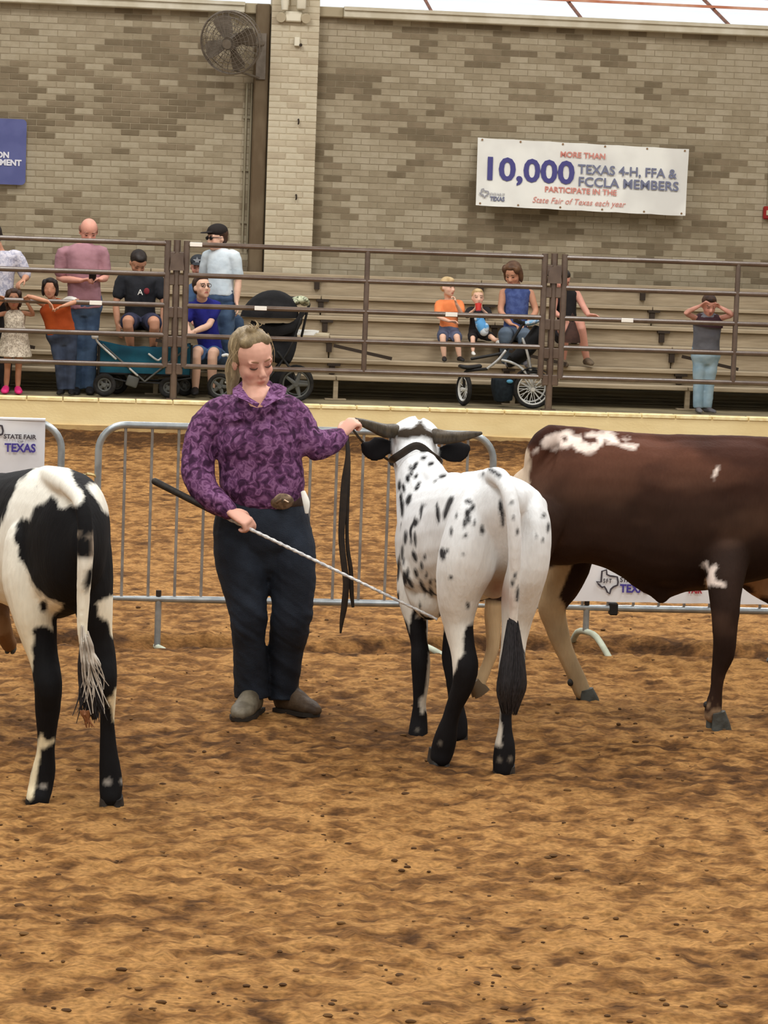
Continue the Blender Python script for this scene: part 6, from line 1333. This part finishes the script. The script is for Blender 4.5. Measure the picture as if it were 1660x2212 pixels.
for px, tt, rr in ((226, 0.40, 0.118), (252, 0.88, 0.118), (366, 0.40, 0.108), (400, 0.88, 0.108)):
    c = gz(vat(px, 830, tt), rr); wheel(t, c, AN + AX * 0.2, rr, 0.026, M_rimg, 5, True)
    mb = MB(); mb.tube([c + np.array([0, 0, 0.005]) - AN * 0.0, V(*[float((c - O0) @ AX), float((c - O0) @ AN), zz])], 0.014, 8); mb.build('fork', M_frameb, t)
tubes(t, 'handle', M_sil, [[(206, 728, 0.36), (214, 742, 0.37), (250, 775, 0.38)], [(322, 765, 0.39), (340, 778, 0.39), (348, 774, 0.39)], [(281, 797, 0.40), (297, 811, 0.40)]], 0.011)
mb = MB(); mb.bbox(vat(205, 726, 0.36), (0.07, 0.05, 0.06), RVEN, 0.015); mb.build('grip', M_rimw, t)
mb = MB(); mb.bbox(vat(286, 824, 0.39), (0.12, 0.03, 0.11), RVEN @ np.array(Matrix.Rotation(0.3, 3, 'Y')), 0.012); mb.build('cup_pocket', M_rimg, t)

# ---- black stroller behind the handler
t = thing('stroller', V(vst(590, 850, 0.6)[0], 0.6, LEDGE), 'black stroller with a domed canopy behind the handler in purple', 'stroller')
cc = vat(590, 690, 0.62); mb = MB()
nu, nv = 22, 9; v = []; f = []
for lay, k in ((0, 1.0), (1, 0.95)):
    for j in range(nv):
        a = math.radians(4 + 84 * j / (nv - 1))
        for i in range(nu):
            b_ = 2 * math.pi * i / nu; rad = 0.30 * k * (1 + 0.025 * math.cos(5 * b_)); v.append(cc + AX * math.cos(b_) * rad * math.cos(a) * 1.0 + AN * math.sin(b_) * 0.24 * k * math.cos(a) + np.array([0, 0, 1]) * (0.30 * k * math.sin(a)) + AX * -0.05 * (1 - math.sin(a)) )
N = nu * nv
for j in range(nv - 1):
    for i in range(nu): a = j * nu + i; b_ = j * nu + (i + 1) % nu; f += [(a, b_, b_ + nu, a + nu), (N + a, N + a + nu, N + b_ + nu, N + b_)]
f += [tuple(range((nv - 1) * nu, N)), tuple(range(N + N - 1, N + (nv - 1) * nu - 1, -1))] + [((i + 1) % nu, i, N + i, N + (i + 1) % nu) for i in range(nu)]
mb.add(v, f); mb.build('canopy', M_blackcloth, t)
mb = MB(); mb.tube([vat(540, 702, 0.5), vat(590, 716, 0.5), vat(640, 702, 0.52), vat(654, 668, 0.6)], [(0.05, 0.012)] * 4, 8, k=3, side=(0, 0, 1)); mb.build('canopy_valance', M_blackcloth, t)
b = MB(); b.tube([vat(606, 700, 0.72), vat(606, 735, 0.66), vat(600, 762, 0.56), vat(596, 778, 0.5)], [(0.17, 0.05), (0.175, 0.06), (0.17, 0.07), (0.15, 0.05)], 16, k=3, side=AX, exp=3); solid(b, 'seat', M_blackcloth, t, 0.012, 3)
b = MB(); b.tube([vat(560, 820, 0.6), vat(620, 815, 0.62)], [(0.09, 0.12), (0.09, 0.12)], 14, k=1, side=(0, 0, 1), exp=3, cap='round'); solid(b, 'basket', M_blackcloth, t, 0.014, 3)
tubes(t, 'frame', M_frameb, [[(650, 690, 0.45), (622, 760, 0.45), (560, 835, 0.45), (480, 838, 0.42)], [(650, 690, 0.78), (622, 760, 0.80), (560, 835, 0.80)], [(600, 760, 0.45), (630, 800, 0.44), (640, 826, 0.42)], [(600, 760, 0.80), (630, 800, 0.80), (640, 826, 0.84)]], 0.013)
tubes(t, 'handle', M_frameb, [[(648, 690, 0.78), (664, 668, 0.8), (668, 656, 0.8), (656, 646, 0.8), (622, 642, 0.8)], [(668, 656, 0.8), (660, 690, 0.8), (652, 726, 0.8)]], 0.013)
for px, tt, rr in ((476, 0.42, 0.135), (640, 0.40, 0.18), (640, 0.86, 0.18)): wheel(t, gz(vat(px, 830, tt), rr), AN + AX * (0.25 if px < 500 else 0.1), rr, 0.022, M_rimg, 5, True)
b = MB(); b.tube([vat(616, 660, 0.66), vat(640, 650, 0.66), vat(656, 648, 0.68), vat(660, 660, 0.70)], [(0.03, 0.06), (0.045, 0.09), (0.04, 0.08), (0.02, 0.05)], 12, k=3, side=(0, 0, 1))
solid(b, 'blanket', m_shirt('leaf_blanket', [(0.42, (196, 200, 172)), (0.5, (150, 158, 126)), (0.56, (44, 48, 40)), (0.62, (206, 208, 186))], 22, 1.0), t, 0.010, 3)
tubes(t, 'strap', M_rimw, [[(482, 768, 0.5), (492, 767, 0.5), (500, 780, 0.5)]], 0.016); tubes(t, 'strap', M_rimw, [[(492, 806, 0.42), (488, 826, 0.42)]], 0.012)

# ---- jogging stroller by the right post
t = thing('jogging_stroller', V(vst(1110, 880, 0.6)[0], 0.6, LEDGE), 'three wheeled jogging stroller with white rims beside the right fence post', 'stroller')
c1 = gz(vat(1152, 838, 0.42), 0.2); wheel(t, c1, AN + AX * 0.08, 0.200, 0.021, M_rimw, 14, False); c2 = gz(vat(1146, 838, 0.88), 0.2); wheel(t, c2, AN + AX * 0.08, 0.200, 0.021, M_rimw, 14, False)
c3 = gz(vat(1003, 835, 0.6), 0.17); wheel(t, c3, AX + AN * 0.28, 0.17, 0.024, M_rimw, 12, False)
tubes(t, 'frame', M_sil, [[(1130, 732, 0.45), (1138, 756, 0.44), (1146, 790, 0.43), (1152, 836, 0.41)], [(1094, 756, 0.45), (1076, 778, 0.45), (1052, 797, 0.46)], [(1086, 778, 0.44), (1108, 784, 0.43), (1132, 800, 0.42), (1152, 836, 0.41)], [(1130, 732, 0.85), (1138, 756, 0.86), (1150, 836, 0.88)]], 0.014)
tubes(t, 'frame', M_frameb, [[(1052, 797, 0.46), (1020, 800, 0.52), (1004, 806, 0.58), (1003, 838, 0.60)], [(1094, 756, 0.45), (1116, 722, 0.45), (1132, 696, 0.46)], [(1020, 775, 0.56), (1060, 768, 0.52), (1090, 762, 0.48)]], 0.015)
tubes(t, 'handle', M_frameb, [[(1132, 700, 0.46), (1118, 690, 0.46), (1112, 692, 0.6), (1116, 694, 0.82), (1130, 700, 0.86)]], 0.017)
b = MB(); b.tube([vat(1166, 706, 0.66), vat(1152, 735, 0.66), vat(1128, 765, 0.66), vat(1100, 782, 0.64)], [(0.05, 0.17), (0.075, 0.18), (0.075, 0.18), (0.045, 0.15)], 16, k=3, side=unit(AX + np.array([0, 0, 0.6])), exp=2.6); solid(b, 'seat', M_blackcloth, t, 0.012, 3)
b = MB(); b.tube([vat(1040, 790, 0.6), vat(1010, 794, 0.6), vat(992, 790, 0.6)], [(0.02, 0.10), (0.025, 0.11), (0.02, 0.08)], 12, k=2, side=(0, 0, 1)); solid(b, 'footrest', M_frameb, t, 0.010, 2)
b = MB(); b.tube([vat(1086, 816, 0.6), vat(1086, 838, 0.6), vat(1088, 866, 0.6)], [(0.11, 0.15), (0.115, 0.15), (0.09, 0.12)], 16, k=2, side=AX, exp=3); solid(b, 'basket', mat('basket_mesh', (32, 42, 50), (24, 32, 40), 30, 0.9), t, 0.012, 2)
b = MB(); b.ell(vat(1102, 824, 0.44), (0.035, 0.02, 0.02), RVEN); b.build('bottle_cap', mat('sky_plastic', (90, 160, 200), rough=0.4), t)
b = MB(); b.tube([vat(1128, 700, 0.60), vat(1148, 697, 0.58), vat(1168, 690, 0.58)], [(0.02, 0.08), (0.03, 0.10), (0.02, 0.08)], 12, k=3, side=(0, 0, 1)); solid(b, 'blanket', m_shirt('sky_blanket', [(0.42, (120, 176, 214)), (0.52, (206, 216, 226)), (0.62, (90, 150, 196))], 14, 1.0), t, 0.010, 2)
mb = MB(); th = np.linspace(math.radians(55), math.radians(150), 9); mb.tube([c1 + (AX * math.cos(a) + np.array([0, 0, 1]) * math.sin(a)) * 0.222 for a in th], [(0.03, 0.006)] * 9, 8, side=AN); mb.build('mudguard', M_frameb, t)

# ---- left on the planks
p = vat(516, 722, 1.95); p[2] = 1.03; mb = MB(); mb.ell(p + np.array([0, 0, 0.045]), 0.045, None, 18, 12); mb.tube([p + np.array([0, 0, 0.086]), p + np.array([0, 0, 0.096])], 0.012, 8); tag(mb.build('ball', mat('ball_purple', (120, 60, 150), (136, 60, 128), 4, 0.4)), 'small purple ball on a plank behind the woman in royal blue', 'ball')
p = vat(494, 722, 1.92); p[2] = 1.03; mb = MB(); mb.bbox(p + np.array([0, 0, 0.02]), (0.13, 0.1, 0.035), RVEN, 0.01); tag(mb.build('pouch', mat('pouch_rose', (188, 140, 146), rough=0.8)), 'dusty pink pouch lying on a plank beside the purple ball', 'pouch')
for k, (px, w, lab) in enumerate(((662, 0.22, 'white stack of papers on the plank right of the black stroller'), (692, 0.16, 'cream folded paper at the right of the white stack'))):
    p = vat(px, 722, 1.92); p[2] = 1.03; mb = MB()
    for j in range(4 - 2 * k): mb.box(p + np.array([0.006 * j, 0.004 * j, 0.008 + 0.013 * j]), (w - 0.01 * j, 0.16, 0.012), RVEN @ np.array(Matrix.Rotation(0.1 * j + 0.1 * k, 3, 'Z')))
    tag(mb.build('papers', mat('paper_white' if k == 0 else 'paper_cream', (226, 226, 222) if k == 0 else (206, 196, 170), rough=0.7), None, False), lab, 'papers')
